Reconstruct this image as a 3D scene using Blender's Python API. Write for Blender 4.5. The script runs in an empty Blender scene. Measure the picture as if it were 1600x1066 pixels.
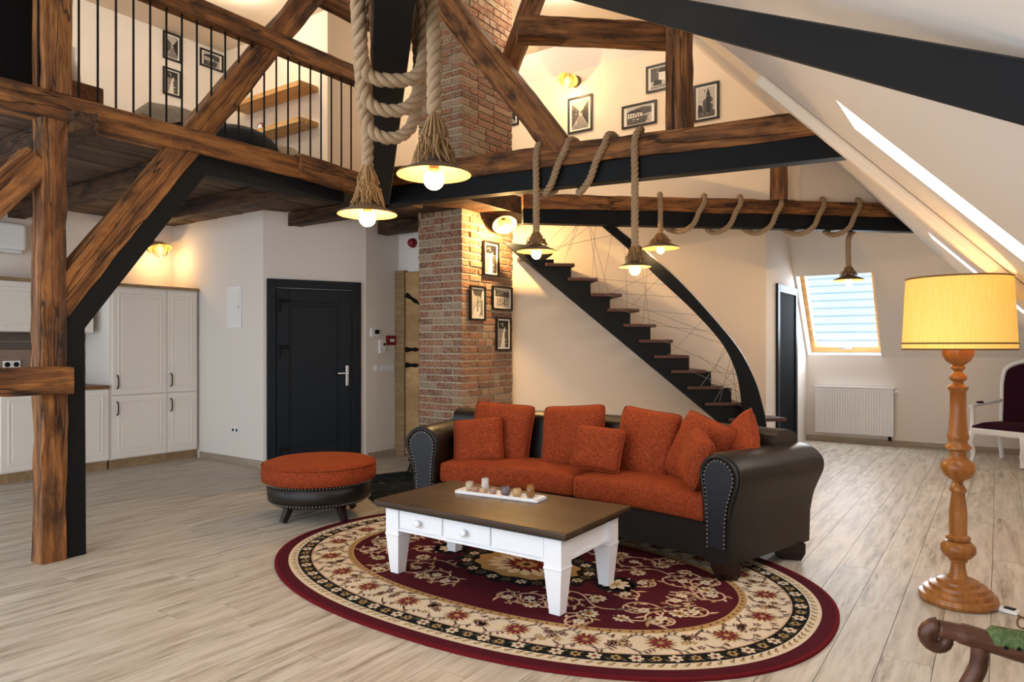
import bpy, bmesh, math, random
from mathutils import Vector, Matrix
random.seed(7)
PI = math.pi
S = bpy.context.scene
COL = S.collection
V = Vector

# ---------------------------------------------------------------- camera, light, exposure
FPX = 1080.0                       # focal length in pixels of the 1600 px wide frame
HZ = 540.0                         # picture row of the horizon
CAMH = 1.35
YAW = math.radians(35.1)           # the lens looks 35 degrees left of the floor boards
cam_d = bpy.data.cameras.new('camera'); cam = bpy.data.objects.new('camera', cam_d); COL.objects.link(cam)
cam_d.sensor_width = 36; cam_d.lens = 36 * FPX / 1600; cam_d.shift_y = (HZ - 533) / 1600
cam_d.clip_start = 0.05
cam.location = (0, 0, CAMH); cam.rotation_euler = (PI / 2, 0, YAW)
S.camera = cam
S.view_settings.view_transform = 'Standard'; S.view_settings.look = 'None'
S.view_settings.gamma = 1; S.view_settings.use_curve_mapping = False
S.view_settings.exposure = 0.84
w = bpy.data.worlds.new('sky'); S.world = w; w.use_nodes = True
bg = w.node_tree.nodes['Background']; bg.inputs[0].default_value = (0.84, 0.92, 1.0, 1); bg.inputs[1].default_value = 1.75

FW = V((-math.sin(YAW), math.cos(YAW), 0)); RT = V((math.cos(YAW), math.sin(YAW), 0)); UP = V((0, 0, 1))
CAM = V((0, 0, CAMH))
def ray(px, py): return RT * ((px - 800) / FPX) + FW + UP * ((HZ - py) / FPX)
def hit(px, py, p, n):             # where a sight line meets a plane of the room
    d = ray(px, py); return CAM + d * ((V(p) - CAM).dot(V(n)) / d.dot(V(n)))
def at(px, py, z): return CAM + ray(px, py) * z
def flo(px, py): return hit(px, py, (0, 0, 0), (0, 0, 1))

# ---------------------------------------------------------------- helpers
W = {}
def thing(name, label, cat, loc=(0, 0, 0), rz=0, group=None):
    o = bpy.data.objects.new(name, None); COL.objects.link(o); o.empty_display_size = 0.1
    o.location = loc; o.rotation_euler = (0, 0, rz)
    W[o.name] = Matrix.Translation(V(loc)) @ Matrix.Rotation(rz, 4, 'Z')
    return tag(o, label, cat, group)
def tag(o, label=None, cat=None, group=None, kind=None):
    if label: o['label'] = label
    if cat: o['category'] = cat
    if group: o['group'] = group
    if kind: o['kind'] = kind
    return o
def link(name, me, parent=None, M=None):
    o = bpy.data.objects.new(name, me); COL.objects.link(o)
    M = M or Matrix()
    W[o.name] = M.copy()
    if parent:
        o.parent = parent; o.matrix_local = W[parent.name].inverted() @ M
    else: o.matrix_local = M
    return o
BEND = [None]
def ob(name, bm, mat, parent=None, M=None, smooth=False, bev=0, kind=None):
    if BEND[0]:
        for v_ in bm.verts: v_.co = BEND[0](v_.co)
    me = bpy.data.meshes.new(name)
    bmesh.ops.recalc_face_normals(bm, faces=bm.faces)
    bm.to_mesh(me); bm.free()
    for m in (mat if isinstance(mat, (list, tuple)) else [mat]): me.materials.append(m)
    if smooth:
        for p in me.polygons: p.use_smooth = True
    o = link(name, me, parent, M)
    if bev:
        b = o.modifiers.new('bevel', 'BEVEL'); b.width = bev; b.segments = 2; b.limit_method = 'ANGLE'
    if kind: o['kind'] = kind
    return o
def B(): return bmesh.new()
def box(bm, c, s, M=None):
    m = Matrix.Translation(V(c)) @ Matrix.Diagonal((s[0], s[1], s[2], 1))
    if M: m = M @ m
    bmesh.ops.create_cube(bm, size=1, matrix=m); return bm
def box2(bm, a, b, M=None):
    a = V(a); b = V(b); return box(bm, (a + b) / 2, [abs(b[i] - a[i]) for i in range(3)], M)
def bx(a, b): return box2(B(), a, b)
def lathe(bm, prof, n=32, c=(0, 0, 0), cap=True, sx=1, sy=1):
    rings = []
    for r, z in prof:
        rings.append([bm.verts.new((c[0] + sx * max(r, 1e-4) * math.cos(2 * PI * i / n), c[1] + sy * max(r, 1e-4) * math.sin(2 * PI * i / n), c[2] + z)) for i in range(n)])
    for a, b in zip(rings, rings[1:]):
        for i in range(n): bm.faces.new((a[i], a[(i + 1) % n], b[(i + 1) % n], b[i]))
    if cap:
        bm.faces.new(rings[0]); bm.faces.new(rings[-1])
    return bm
def tube(bm, pts, r, n=8, cap=True):
    pts = [V(p) for p in pts]; N = len(pts); rr = r if isinstance(r, (list, tuple)) else [r] * N
    t = (pts[1] - pts[0]).normalized(); a = t.orthogonal().normalized(); rings = []
    for i in range(N):
        t2 = (pts[min(i + 1, N - 1)] - pts[max(i - 1, 0)])
        t2 = t2.normalized() if t2.length > 1e-9 else t
        a = (a - t2 * a.dot(t2)); a = a.normalized() if a.length > 1e-6 else t2.orthogonal().normalized()
        b = t2.cross(a); t = t2
        rings.append([bm.verts.new(pts[i] + (a * math.cos(2 * PI * k / n) + b * math.sin(2 * PI * k / n)) * rr[i]) for k in range(n)])
    for p, q in zip(rings, rings[1:]):
        for k in range(n): bm.faces.new((p[k], p[(k + 1) % n], q[(k + 1) % n], q[k]))
    if cap: bm.faces.new(rings[0]); bm.faces.new(rings[-1])
    return bm
def prism(bm, poly, off):
    off = V(off); a = [bm.verts.new(V(p)) for p in poly]; b = [bm.verts.new(V(p) + off) for p in poly]; n = len(a)
    bm.faces.new(a); bm.faces.new(b[::-1])
    for i in range(n): bm.faces.new((a[i], b[i], b[(i + 1) % n], a[(i + 1) % n]))
    return bm
def smooth_path(pts, n=8, closed=False):
    pts = [V(p) for p in pts]; out = []; N = len(pts)
    for i in range(N if closed else N - 1):
        if closed: p0, p1, p2, p3 = pts[i - 1], pts[i], pts[(i + 1) % N], pts[(i + 2) % N]
        else: p0, p1, p2, p3 = pts[max(i - 1, 0)], pts[i], pts[i + 1], pts[min(i + 2, N - 1)]
        for k in range(n):
            t = k / n
            out.append(0.5 * ((2 * p1) + (p2 - p0) * t + (2 * p0 - 5 * p1 + 4 * p2 - p3) * t * t + (3 * p1 - p0 - 3 * p2 + p3) * t ** 3))
    if not closed: out.append(pts[-1])
    return out
def frame(o, x, up=(0, 0, 1)):     # matrix with local X along x and local Z near up
    x = V(x).normalized(); z = V(up); z = (z - x * z.dot(x)).normalized(); y = z.cross(x)
    M = Matrix((x, y, z)).transposed().to_4x4(); M.translation = V(o); return M
def mesh_of(bm, mat, name):
    me = bpy.data.meshes.new(name); bmesh.ops.recalc_face_normals(bm, faces=bm.faces); bm.to_mesh(me); bm.free(); me.materials.append(mat); return me

# ---------------------------------------------------------------- materials
def lin(h):
    c = [int(h[i:i + 2], 16) / 255 for i in (0, 2, 4)]
    return tuple(x / 12.92 if x <= .04045 else ((x + .055) / 1.055) ** 2.4 for x in c) + (1,)
class NT:
    def __init__(s, name):
        s.m = bpy.data.materials.new(name); s.m.use_nodes = True; s.t = s.m.node_tree; s.b = s.t.nodes['Principled BSDF']
    def n(s, kind, **k):
        x = s.t.nodes.new(kind)
        for a, v in k.items():
            if a.startswith('_'): setattr(x, a[1:], v)
            else: x.inputs[a].default_value = v
        return x
    def l(s, a, b): s.t.links.new(a, b)
    def coords(s, scale=(1, 1, 1), kind='Object'):
        c = s.n('ShaderNodeTexCoord'); m = s.n('ShaderNodeMapping'); m.inputs['Scale'].default_value = scale
        s.l(c.outputs[kind], m.inputs[0]); return m.outputs[0]
    def noise(s, co, scale, detail=4, rough=.6):
        x = s.n('ShaderNodeTexNoise', Scale=scale, Detail=detail, Roughness=rough); s.l(co, x.inputs['Vector']); return x.outputs['Fac']
    def ramp(s, f, stops):
        r = s.n('ShaderNodeValToRGB'); e = r.color_ramp.elements
        while len(e) < len(stops): e.new(.5)
        for i, (p, c) in enumerate(stops): e[i].position = p; e[i].color = lin(c) if isinstance(c, str) else c
        s.l(f, r.inputs[0]); return r.outputs[0]
    def mix(s, f, a, b, mode='MIX'):
        x = s.n('ShaderNodeMix', _data_type='RGBA', _blend_type=mode)
        for v, i in ((f, 0), (a, 6), (b, 7)):
            if hasattr(v, 'links'): s.l(v, x.inputs[i])
            else: x.inputs[i].default_value = v if not isinstance(v, str) else lin(v)
        return x.outputs[2]
    def rnd(s): return s.n('ShaderNodeObjectInfo').outputs['Random']
    def bump(s, h, d=.01, st=.5):
        x = s.n('ShaderNodeBump', Distance=d, Strength=st); s.l(h, x.inputs['Height']); s.l(x.outputs[0], s.b.inputs['Normal'])
    def done(s, col=None, rough=.6, metal=0, spec=.4):
        if col is not None:
            if hasattr(col, 'links'): s.l(col, s.b.inputs['Base Color'])
            else: s.b.inputs['Base Color'].default_value = lin(col) if isinstance(col, str) else col
        s.b.inputs['Roughness'].default_value = rough; s.b.inputs['Metallic'].default_value = metal
        s.b.inputs['Specular IOR Level'].default_value = spec
        return s.m
def plain(name, col, rough=.6, metal=0, spec=.4, noise=0, nb=0):
    t = NT(name); c = col
    if noise or nb:
        f = t.noise(t.coords(), noise or 40)
        base = lin(col); c = t.ramp(f, [(.3, tuple(x * .86 for x in base[:3]) + (1,)), (.7, tuple(min(1, x * 1.1) for x in base[:3]) + (1,))])
        if nb: t.bump(f, nb, .5)
    return t.done(c, rough, metal, spec)
def emit(name, col, st):
    t = NT(name); t.b.inputs['Emission Color'].default_value = lin(col); t.b.inputs['Emission Strength'].default_value = st
    return t.done(col, .4)
def wood(name, dark, mid, light, sc=(1.2, 14, 14), rough=.65, b=.006, crack=True):
    t = NT(name); co = t.coords(sc)
    oi = t.n('ShaderNodeObjectInfo'); ad = t.n('ShaderNodeVectorMath', _operation='ADD'); t.l(co, ad.inputs[0])
    mu = t.n('ShaderNodeMath', _operation='MULTIPLY'); t.l(oi.outputs['Random'], mu.inputs[0]); mu.inputs[1].default_value = 37
    t.l(mu.outputs[0], ad.inputs[1]); co = ad.outputs[0]
    f = t.noise(co, 1.6, 8, .68); g = t.noise(co, .45, 3, .5)
    c = t.ramp(f, [(.25, dark), (.47, mid), (.62, light), (.8, mid)])
    c = t.mix(t.ramp(g, [(.35, (0, 0, 0, 1)), (.75, (.75, .75, .75, 1))]), c, dark)
    if crack:
        k = t.noise(co, .9, 2, .4); kr = t.ramp(k, [(.484, (0, 0, 0, 1)), (.497, (1, 1, 1, 1)), (.51, (0, 0, 0, 1))])
        c = t.mix(kr, c, '140a05')
    t.bump(f, b, .6); return t.done(c, rough, 0, .35)
def hewn(name, dark, mid, light):
    t = NT(name); oi = t.n('ShaderNodeObjectInfo'); mu = t.n('ShaderNodeMath', _operation='MULTIPLY'); t.l(oi.outputs['Random'], mu.inputs[0]); mu.inputs[1].default_value = 53
    def C(sc):
        ad = t.n('ShaderNodeVectorMath', _operation='ADD'); t.l(t.coords(sc), ad.inputs[0]); t.l(mu.outputs[0], ad.inputs[1]); return ad.outputs[0]
    fine = t.noise(C((1.6, 60, 60)), 1.5, 6, .7); broad = t.noise(C((1.1, 9, 9)), 1.4, 5, .62); patch = t.noise(C((2.2, 5, 5)), 1.2, 4, .6); speck = t.noise(C((22, 60, 60)), 1, 3, .7)
    c = t.ramp(broad, [(.3, dark), (.46, mid), (.6, light), (.74, mid)])
    c = t.mix(t.ramp(fine, [(.3, (.75, .75, .75, 1)), (.52, (0, 0, 0, 1))]), c, dark)
    c = t.mix(t.ramp(patch, [(.52, (0, 0, 0, 1)), (.68, (.85, .85, .85, 1))]), c, dark)
    c = t.mix(t.ramp(speck, [(.62, (0, 0, 0, 1)), (.74, (.55, .55, .55, 1))]), c, light)
    k = t.noise(C((.45, 8, 8)), 1.1, 3, .45); kr = t.ramp(k, [(.487, (0, 0, 0, 1)), (.499, (1, 1, 1, 1)), (.511, (0, 0, 0, 1))])
    c = t.mix(kr, c, '0d0704')
    hh = t.mix(.5, t.mix(.5, fine, broad), t.ramp(k, [(.48, (1, 1, 1, 1)), (.499, (0, 0, 0, 1)), (.52, (1, 1, 1, 1))])); t.bump(hh, .02, .8); return t.done(c, .62, 0, .3)
M_timber = hewn('old_timber', '2c1a0f', '744826', 'a06a38')
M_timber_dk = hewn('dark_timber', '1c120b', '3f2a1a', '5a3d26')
M_board = wood('ceiling_board', '3a2a1e', '5f4936', '7d6650', (.9, 9, 9), .75, .003)
M_steel = plain('black_steel', '0b0f13', .6, .0, .2)
M_plaster = plain('white_plaster', 'e3dbd3', .85, 0, .2)
M_plaster_w = plain('cream_plaster', 'e6d6c2', .85, 0, .2)
M_white = plain('white_paint', 'eeeef0', .45)
M_cab = plain('cabinet_paint', 'e9e3da', .5)
M_door = plain('navy_door_paint', '0f1922', .5, 0, .25)
M_oak = wood('oak', 'b07f45', 'c99b5e', 'dcb57c', (1.5, 16, 16), .5, .001, False)
M_plinth = wood('plinth_oak', '7a6448', '94795a', 'a98d6c', (1.5, 16, 16), .5, .001, False)
M_counter = wood('walnut_counter', '5d3a22', '7d5030', '93633f', (1.5, 16, 16), .4, .001, False)
M_rail_wood = wood('rustic_cupboard_wood', '8a6a45', 'b08a5a', 'c9a473', (1.5, 10, 3), .6, .002, False)
M_tread = plain('tread_wood', '4b2c22', .45)
M_base = wood('skirting_oak', '8f8170', 'a79987', 'b8ab99', (1.5, 16, 16), .5, .001, False)
M_black = plain('black_iron', '080809', .55, 0, .2)
M_chrome = plain('brushed_steel', 'c9cccf', .25, 1)
M_whitepl = plain('white_plastic', 'e8e8e6', .4)
M_red = plain('red_plastic', '7e1418', .35)
M_rope = plain('jute_rope', '96795a', .9, 0, .1, 90, .004)
M_jute = plain('frayed_jute', '93734f', .9, 0, .1)
M_rope_s = plain('jute_strand', 'a1876a', .9, 0, .1, 120, .003)
M_shade_o = plain('lamp_shade_outside', '5a4632', .55)
M_shade_i = plain('cream_enamel', 'bd9a63', .4)
M_bulb = emit('glowing_bulb', 'ffcf80', 5)
_b = NT('bulb_glass'); _b.b.inputs['Alpha'].default_value = .3; _b.b.inputs['Emission Color'].default_value = lin('ffb347'); _b.b.inputs['Emission Strength'].default_value = 1.6
M_bglass = _b.done('ffe2a8', .1)
M_filament = emit('filament', 'ffd9a0', 60)
M_glass = NT('clear_glass'); M_glass.b.inputs['Transmission Weight'].default_value = 1; M_glass = M_glass.done('ffffff', .03)
def thin_glass(name, col, a=.35):
    t = NT(name); t.b.inputs['Alpha'].default_value = a; return t.done(col, .06, 0, .8)
M_pane = thin_glass('window_pane', 'dff0ff', .08)
M_leather = NT('black_leather'); _f = M_leather.noise(M_leather.coords(), 60, 3); M_leather.bump(_f, .002, .35)
M_leather = M_leather.done(M_leather.ramp(M_leather.noise(M_leather.coords(), 3), [(.35, '0f0d0c'), (.7, '201915')]), .4, 0, .35)
M_panel = plain('navy_leather', '14161f', .5)
def fabric(name, a, b, c):
    t = NT(name); co = t.coords((1, 1, 1)); f = t.noise(co, 70, 3, .7); g = t.noise(t.coords((1, 1, .35)), 160, 2, .6)
    col = t.ramp(f, [(.3, a), (.5, b), (.72, c)]); col = t.mix(.35, col, t.ramp(g, [(.35, a), (.65, c)]))
    t.bump(g, .004, .6); t.b.inputs['Sheen Weight'].default_value = .25; t.b.inputs['Sheen Tint'].default_value = lin('e0703a'); return t.done(col, .9, 0, .1)
M_orange = fabric('rust_chenille', '5a2213', '87371d', 'a5502d')
M_purple = fabric('purple_velvet', '1d0814', '2b0c1e', '3a132a'); 
M_green = fabric('green_velvet', '44552f', '5c6e45', '7c8d63')
for _m in (M_purple, M_green): _m.node_tree.nodes['Principled BSDF'].inputs['Sheen Weight'].default_value = .05
M_stud = plain('pewter_nail', 'b9b6b0', .3, .9)
M_legwood = plain('dark_leg_wood', '23100d', .3)
M_tabletop = wood('dark_table_top', '2a1d14', '43301f', '56402b', (1.2, 9, 9), .38, .0005, False)
M_tedge = plain('table_edge', '23211f', .4)
M_twhite = plain('table_white', 'f0f1f5', .4)
M_pine = wood('turned_pine', '7d4a20', '9c622e', 'b57c42', (14, 14, 1.6), .28, .0008, False)
M_lshade = NT('yellow_lampshade'); M_lshade.b.inputs['Emission Color'].default_value = lin('f2bf5c'); M_lshade.b.inputs['Emission Strength'].default_value = .32
_f = M_lshade.noise(M_lshade.coords((60, 60, 1)), 3, 3); M_lshade.bump(_f, .001, .4)
M_lshade = M_lshade.done(M_lshade.ramp(_f, [(.3, 'e3b961'), (.7, 'f0cb78')]), .8, 0, .1)
M_trim = plain('brown_braid', '6e4a1d', .7)
M_mahog = wood('walnut_arm', '3c231a', '5b382a', '714a38', (3, 20, 20), .35, .0005, False)
M_frame = plain('black_frame', '15110f', .4)
M_mat = plain('photo_mat', 'e9e4da', .7)
G = [plain('print_grey_%d' % i, c, .5) for i, c in enumerate(('1c1a19', '4a4644', '7d7873', 'b3ada6', 'd8d2c8'))]
# floor boards: pale oak, each its own tint
t = NT('floor_oak'); oi = t.n('ShaderNodeObjectInfo'); co = t.coords((9, .9, 9)); ad = t.n('ShaderNodeVectorMath', _operation='ADD'); mu = t.n('ShaderNodeMath', _operation='MULTIPLY')
t.l(oi.outputs['Random'], mu.inputs[0]); mu.inputs[1].default_value = 91; t.l(co, ad.inputs[0]); t.l(mu.outputs[0], ad.inputs[1])
f = t.noise(ad.outputs[0], 2.2, 9, .66); g = t.noise(ad.outputs[0], .7, 2, .5)
c = t.ramp(f, [(.3, '7d7061'), (.42, 'a89c8b'), (.53, 'c0b6a7'), (.72, 'd2cabd')])
k = t.ramp(t.noise(ad.outputs[0], 1.3, 3, .8), [(.6, (0, 0, 0, 1)), (.72, (.85, .85, .85, 1))])
c = t.mix(k, c, '6b5b4a')
c = t.mix(t.ramp(oi.outputs['Random'], [(0, (0, 0, 0, 1)), (1, (.4, .4, .4, 1))]), c, 'aca08f')
t.bump(f, .0015, .4); M_floor = t.done(c, .46, 0, .35)
M_gap = plain('floor_gap', '6b5d4d', .8)
# brick: a tint per brick, whitewash smears
t = NT('old_brick'); r = t.rnd(); co = t.coords(); f = t.noise(co, 38, 5, .7)
c = t.ramp(r, [(0, '5e3a2a'), (.2, '7a4a34'), (.42, '8a563d'), (.62, '6b4533'), (.8, '96755f'), (1, '82735f')])
c = t.mix(t.ramp(f, [(.4, (0, 0, 0, 1)), (.72, (.75, .75, .75, 1))]), c, 'b3a590'); t.bump(f, .01, .7); M_brick = t.done(c, .9, 0, .1)
M_mortar = plain('lime_mortar', 'b3a894', .95, 0, .1, 25, .01)
M_tile = plain('splash_tile', '8b7566', .5, 0, .4, 12)
M_tile2 = plain('splash_tile_dark', '5d524b', .5, 0, .4, 12)
M_snow = plain('frosted_tile', '9db4c1', .8)
M_slate = plain('roof_gap', '6d818d', .8)
# ================================================================ the setting
def struct(o): o['kind'] = 'structure'; return o
def wall(name, poly, off, mat=None): return struct(ob(name, prism(B(), poly, off), mat or M_plaster))
def rect(p, q, z0, z1): return [(p[0], p[1], z0), (q[0], q[1], z0), (q[0], q[1], z1), (p[0], p[1], z1)]
CEIL = 5.27
def zr(x): return 1.8 - 1.05 * x                 # right hand roof slope
def zh(y): return 1.2 + 1.45 * (10.55 - y)       # hipped end slope
NR = V((1.05, 0, 1)).normalized(); NH = V((0, 1.45, 1)).normalized()

# floor with its boards
fl = struct(ob('floor', bx((-8.6, -1.2, -.14), (.95, 10.8, -.012)), M_gap))
PW, PL = .193, 1.29
pm = mesh_of(box(B(), (0, 0, 0), (PW - .0025, PL - .0025, .016)), M_floor, 'plank')
spots = []
r = 0; x = -.028 + 4 * PW + PW / 2
while x > -8.5:
    y = -1.2 + random.random() * PL
    while y < 11.2:
        d = V((x, y, 0)); z = d.dot(FW)
        pxs = [800 + FPX * (d + V((0, s, 0))).dot(RT) / max((d + V((0, s, 0))).dot(FW), .3) for s in (-.6, 0, .6)]
        vis = z > 1.8 and max(pxs) > -60 and min(pxs) < 1660 and not (x > .76) and not (x < -6.6 and y > 4.7) and not (y > 7.2 and x < -2.3)
        spots.append((0 if vis else 1, z, x, y)); y += PL
    x -= PW
spots.sort()
rest = B()
for i, (v, z, x, y) in enumerate(spots):
    if v == 0 and i < 300: link('plank', pm, fl, Matrix.Translation((x, y, -.008)))
    else: box(rest, (x, y, -.008), (PW - .0025, PL - .0025, .016))
ob('plank_field', rest, M_floor, fl, kind='stuff')

# walls of the lower room
wall('wall_left', rect((-8.48, -1.2), (-8.48, 5.5), 0, CEIL), (-.15, 0, 0))
wall('wall_kitchen_end', rect((-8.48, 4.66), (-6.63, 4.66), 0, 2.86), (0, .12, 0))
wall('wall_entrance', rect((-6.63, 4.66), (-6.115, 5.70), 0, 2.86), (-.12, .06, 0))
wall('wall_lobby', rect((-6.115, 5.70), (-6.115, 6.34), 0, 2.86), (-.12, 0, 0))
wall('wall_lobby_back', rect((-6.2, 6.24), (-5.045, 6.24), 0, 2.86), (0, .12, 0))
WD0 = V((-4.7, 6.21, 0)); WD1 = V((-2.25, 8.44, 0)); WDd = (WD1 - WD0).normalized(); WDn = V((WDd.y, -WDd.x, 0))   # wall behind the stairs; normal to the room
wall('wall_stairs', rect(WD0 + WDd * .27, WD1, 0, 2.96), -WDn * .12, M_plaster_w)
wall('wall_hall', [(-2.25, 8.44, 0), (-2.25, 10.6, 0), (-2.25, 10.6, zh(10.6)), (-2.25, 8.44, zh(8.44))], (-.12, 0, 0))
wall('wall_end', rect((-2.3, 10.55), (.9, 10.55), 0, 1.22), (0, .15, 0))
wall('wall_right', rect((.76, -1.0), (.76, 10.6), 0, 1.02), (.15, 0, 0))
# upper walls
wall('wall_loft_back', rect((-8.48, 5.35), (-6.387, 5.35), 2.92, CEIL), (0, .1, 0), M_plaster_w)
wall('wall_loft_side', rect((-6.385, 5.352), (-6.385, 8.0), 2.92, CEIL), (-.001, 0, 0), M_plaster_w)
wall('wall_gallery', [(-6.4, 7.95, 2.93), (-1.73, 7.95, 2.93), (-1.73, 7.95, zr(-1.73) + .05), (-3.02, 7.95, 4.99), (-6.4, 7.95, 4.99)], (0, .1, 0), M_plaster_w)
B2a = V((-4.0, 5.876, 0)); B2d = V((2.69, 2.43, 0)).normalized()
q0 = B2a + B2d * ((-1.75 + 4.0) / B2d.x); q1 = B2a + B2d * ((-.9 + 4.0) / B2d.x)
wall('wall_gallery_return', [(q0.x, q0.y, 2.9), (q1.x, q1.y, 2.9), (q0.x, q0.y, zr(q0.x) + .05)], V((-.62, .68, 0)) * .06, M_plaster_w)
struct(ob('trim_1', prism(B(), [(-4.7, 6.25, 2.86), (-2.25, 8.45, 2.86), (-1.75, 7.98, 2.86), (-4.7, 7.98, 2.86)], (0, 0, .08)), M_plaster))

# roof slopes with window openings
def slope(name, P, us, vs, holes, off, cuts, mat):
    bm = B(); off = V(off); nu, nv = len(us) - 1, len(vs) - 1
    solid = lambda i, j: 0 <= i < nu and 0 <= j < nv and not any(a - 1e-6 <= us[i] and us[i + 1] <= b + 1e-6 and c - 1e-6 <= vs[j] and vs[j + 1] <= d + 1e-6 for a, b, c, d in holes)
    cache = {}
    def vt(i, j, k):
        if (i, j, k) not in cache: cache[(i, j, k)] = bm.verts.new(P(us[i], vs[j]) + off * k)
        return cache[(i, j, k)]
    for i in range(nu):
        for j in range(nv):
            if not solid(i, j): continue
            for k in (0, 1): bm.faces.new((vt(i, j, k), vt(i + 1, j, k), vt(i + 1, j + 1, k), vt(i, j + 1, k)))
            for (di, dj, a, b) in ((-1, 0, (i, j), (i, j + 1)), (1, 0, (i + 1, j), (i + 1, j + 1)), (0, -1, (i, j), (i + 1, j)), (0, 1, (i, j + 1), (i + 1, j + 1))):
                if not solid(i + di, j + dj): bm.faces.new((vt(*a, 0), vt(*b, 0), vt(*b, 1), vt(*a, 1)))
    for co, no in cuts:
        bmesh.ops.bisect_plane(bm, geom=bm.verts[:] + bm.edges[:] + bm.faces[:], plane_co=co, plane_no=no, clear_outer=True)
    return struct(ob(name, bm, mat))
SKY = [(-.56, .28, 3.17, 3.65), (-.50, .34, 4.92, 5.34), (-.48, .36, 6.75, 7.2)]     # x range, y range of the roof windows
us = sorted({-3.30, .8} | {v for s in SKY for v in s[:2]}); vs = sorted({-1.0, 10.6} | {v for s in SKY for v in s[2:]})
slope('ceiling_right', lambda x, y: V((x, y, zr(x))), us, vs, SKY, NR * .42, [((0, 10.55, 1.2), NH)], M_plaster)
PH = (0, 10.55, 1.2)
tl = hit(1272, 431, PH, NH); br = hit(1378, 565, PH, NH)
VX0, VX1, VY0, VY1 = br.x - .93, br.x, tl.y, br.y
us = sorted({-6.4, .9, VX0, VX1}); vs = sorted({7.74, 10.56, VY0, VY1})
slope('ceiling_end', lambda x, y: V((x, y, zh(y))), us, vs, [(VX0, VX1, VY0, VY1)], NH * .34, [((0, 0, 1.8), NR)], M_plaster)
struct(ob('ceiling', bx((-8.6, -1.0, CEIL), (-3.26, 8.0, CEIL + .08)), M_plaster_w))
# boxed rafter on the right slope
bm = B(); n = NR
prism(bm, [V((-1.25, 4.58, zr(-1.25))), V((.7, 4.58, zr(.7))), V((.7, 4.58, zr(.7))) - n * .07, V((-1.25, 4.58, zr(-1.25))) - n * .07], (0, .16, 0))
struct(ob('trim_2', bm, M_plaster_w, bev=.02))

def roof_window(name, P, u0, u1, v0, v1, off, lab):
    wroot = bpy.data.objects.new(name, None); COL.objects.link(wroot); W[wroot.name] = Matrix.Translation(P(u0, v0)); wroot.location = P(u0, v0); wroot['kind'] = 'structure'; wroot['label'] = lab
    t = .055
    for a, b, c, d in ((u0, u1, v0, v0 + t), (u0, u1, v1 - t, v1), (u0, u0 + t, v0 + t, v1 - t), (u1 - t, u1, v0 + t, v1 - t)):
        ob('window_frame', prism(B(), [P(a, c) + off * .6, P(b, c) + off * .6, P(b, d) + off * .6, P(a, d) + off * .6], off * .35), M_oak, wroot)
    ob('pane', prism(B(), [P(u0 + t, v0 + t) + off * .8, P(u1 - t, v0 + t) + off * .8, P(u1 - t, v1 - t) + off * .8, P(u0 + t, v1 - t) + off * .8], off * .02), M_pane, wroot)
    return wroot
for i, s in enumerate(SKY): roof_window('window_%d' % (i + 1), lambda x, y: V((x, y, zr(x))), s[0], s[1], s[2], s[3], NR * .42, ['roof window beside the black steel strut', 'roof window beyond the boxed rafter', 'roof window near the far corner of the slope'][i])
wv = roof_window('window_4', lambda x, y: V((x, y, zh(y))), VX0, VX1, VY0, VY1, NH * .34, 'pine framed roof window above the white radiator')
hm = (V((VX0, VY1 - .05, zh(VY1 - .05))) + V((VX1, VY1 - .05, zh(VY1 - .05)))) / 2 + NH * .19
ob('handle', box(B(), hm, (.16, .03, .03)), M_chrome, wv)

# skirting boards
def skirt(name, p, q, n):
    p, q, n = V((p[0], p[1], 0)), V((q[0], q[1], 0)), V((n[0], n[1], 0)).normalized()
    struct(ob(name, prism(B(), [p, q, q + UP * .075, p + UP * .075], n * .016), M_base))
skirt('baseboard_kitchen_end', (-7.86, 4.66), (-6.63, 4.66), (0, -1)); skirt('baseboard_lobby', (-6.115, 5.72), (-6.115, 6.2), (1, 0))
skirt('baseboard_end', (-2.25, 10.55), (.76, 10.55), (0, -1)); skirt('baseboard_stairs', WD0 + WDd * .3, WD1, WDn); skirt('baseboard_hall', (-2.25, 8.44), (-2.25, 8.75), (1, 0))

# loft floor seen from below: deck, boards
deck = struct(ob('ceiling_loft', bx((-8.48, -1.0, 2.87), (-4.95, 8.0, 2.92)), M_board))
i = 0; x = -8.47
bdm = mesh_of(box(B(), (0, 0, 0), (5.6, .158, .022)), M_board, 'board')
while x < -5.0:
    for k, y0 in enumerate((-2.6 + .7 * (i % 3), 3.01 + .7 * (i % 3))): link('board', bdm, deck, Matrix.Translation((x + .08, y0 + 2.8, 2.858 - .002 * ((i * 7) % 3))) @ Matrix.Rotation(PI / 2, 4, 'Z'))
    x += .163; i += 1
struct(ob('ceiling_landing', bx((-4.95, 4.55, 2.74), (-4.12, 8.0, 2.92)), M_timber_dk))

# entrance door (navy, panelled)
def local(p, q, z=0):              # frame on a wall: X along p->q, Z up, -Y to the room
    return frame((p[0], p[1], z), V((q[0] - p[0], q[1] - p[1], 0)))
dB = V((-6.63, 4.66, 0)); dC = V((-6.115, 5.70, 0)); M = local(dB, dC); L = (dC - dB).length
d1 = bpy.data.objects.new('door_1', None); COL.objects.link(d1); W['door_1'] = M.copy(); d1.matrix_local = M; d1['kind'] = 'structure'; d1['label'] = 'navy panelled entrance door with steel lever handle'
x0, x1, H = .035, L - .07, 2.09
bm = B()
for a, b in (((x0, -.035, 0), (x0 + .095, .05, H)), ((x1 - .095, -.035, 0), (x1, .05, H)), ((x0 + .095, -.035, H - .095), (x1 - .095, .05, H))): box2(bm, a, b)
ob('door_frame', bm, M_door, d1, M, bev=.006)
a0, a1 = x0 + .1, x1 - .1
ob('door_leaf', bx((a0, -.012, .01), (a1, .04, H - .1)), M_door, d1, M)
bm = B()
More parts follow.
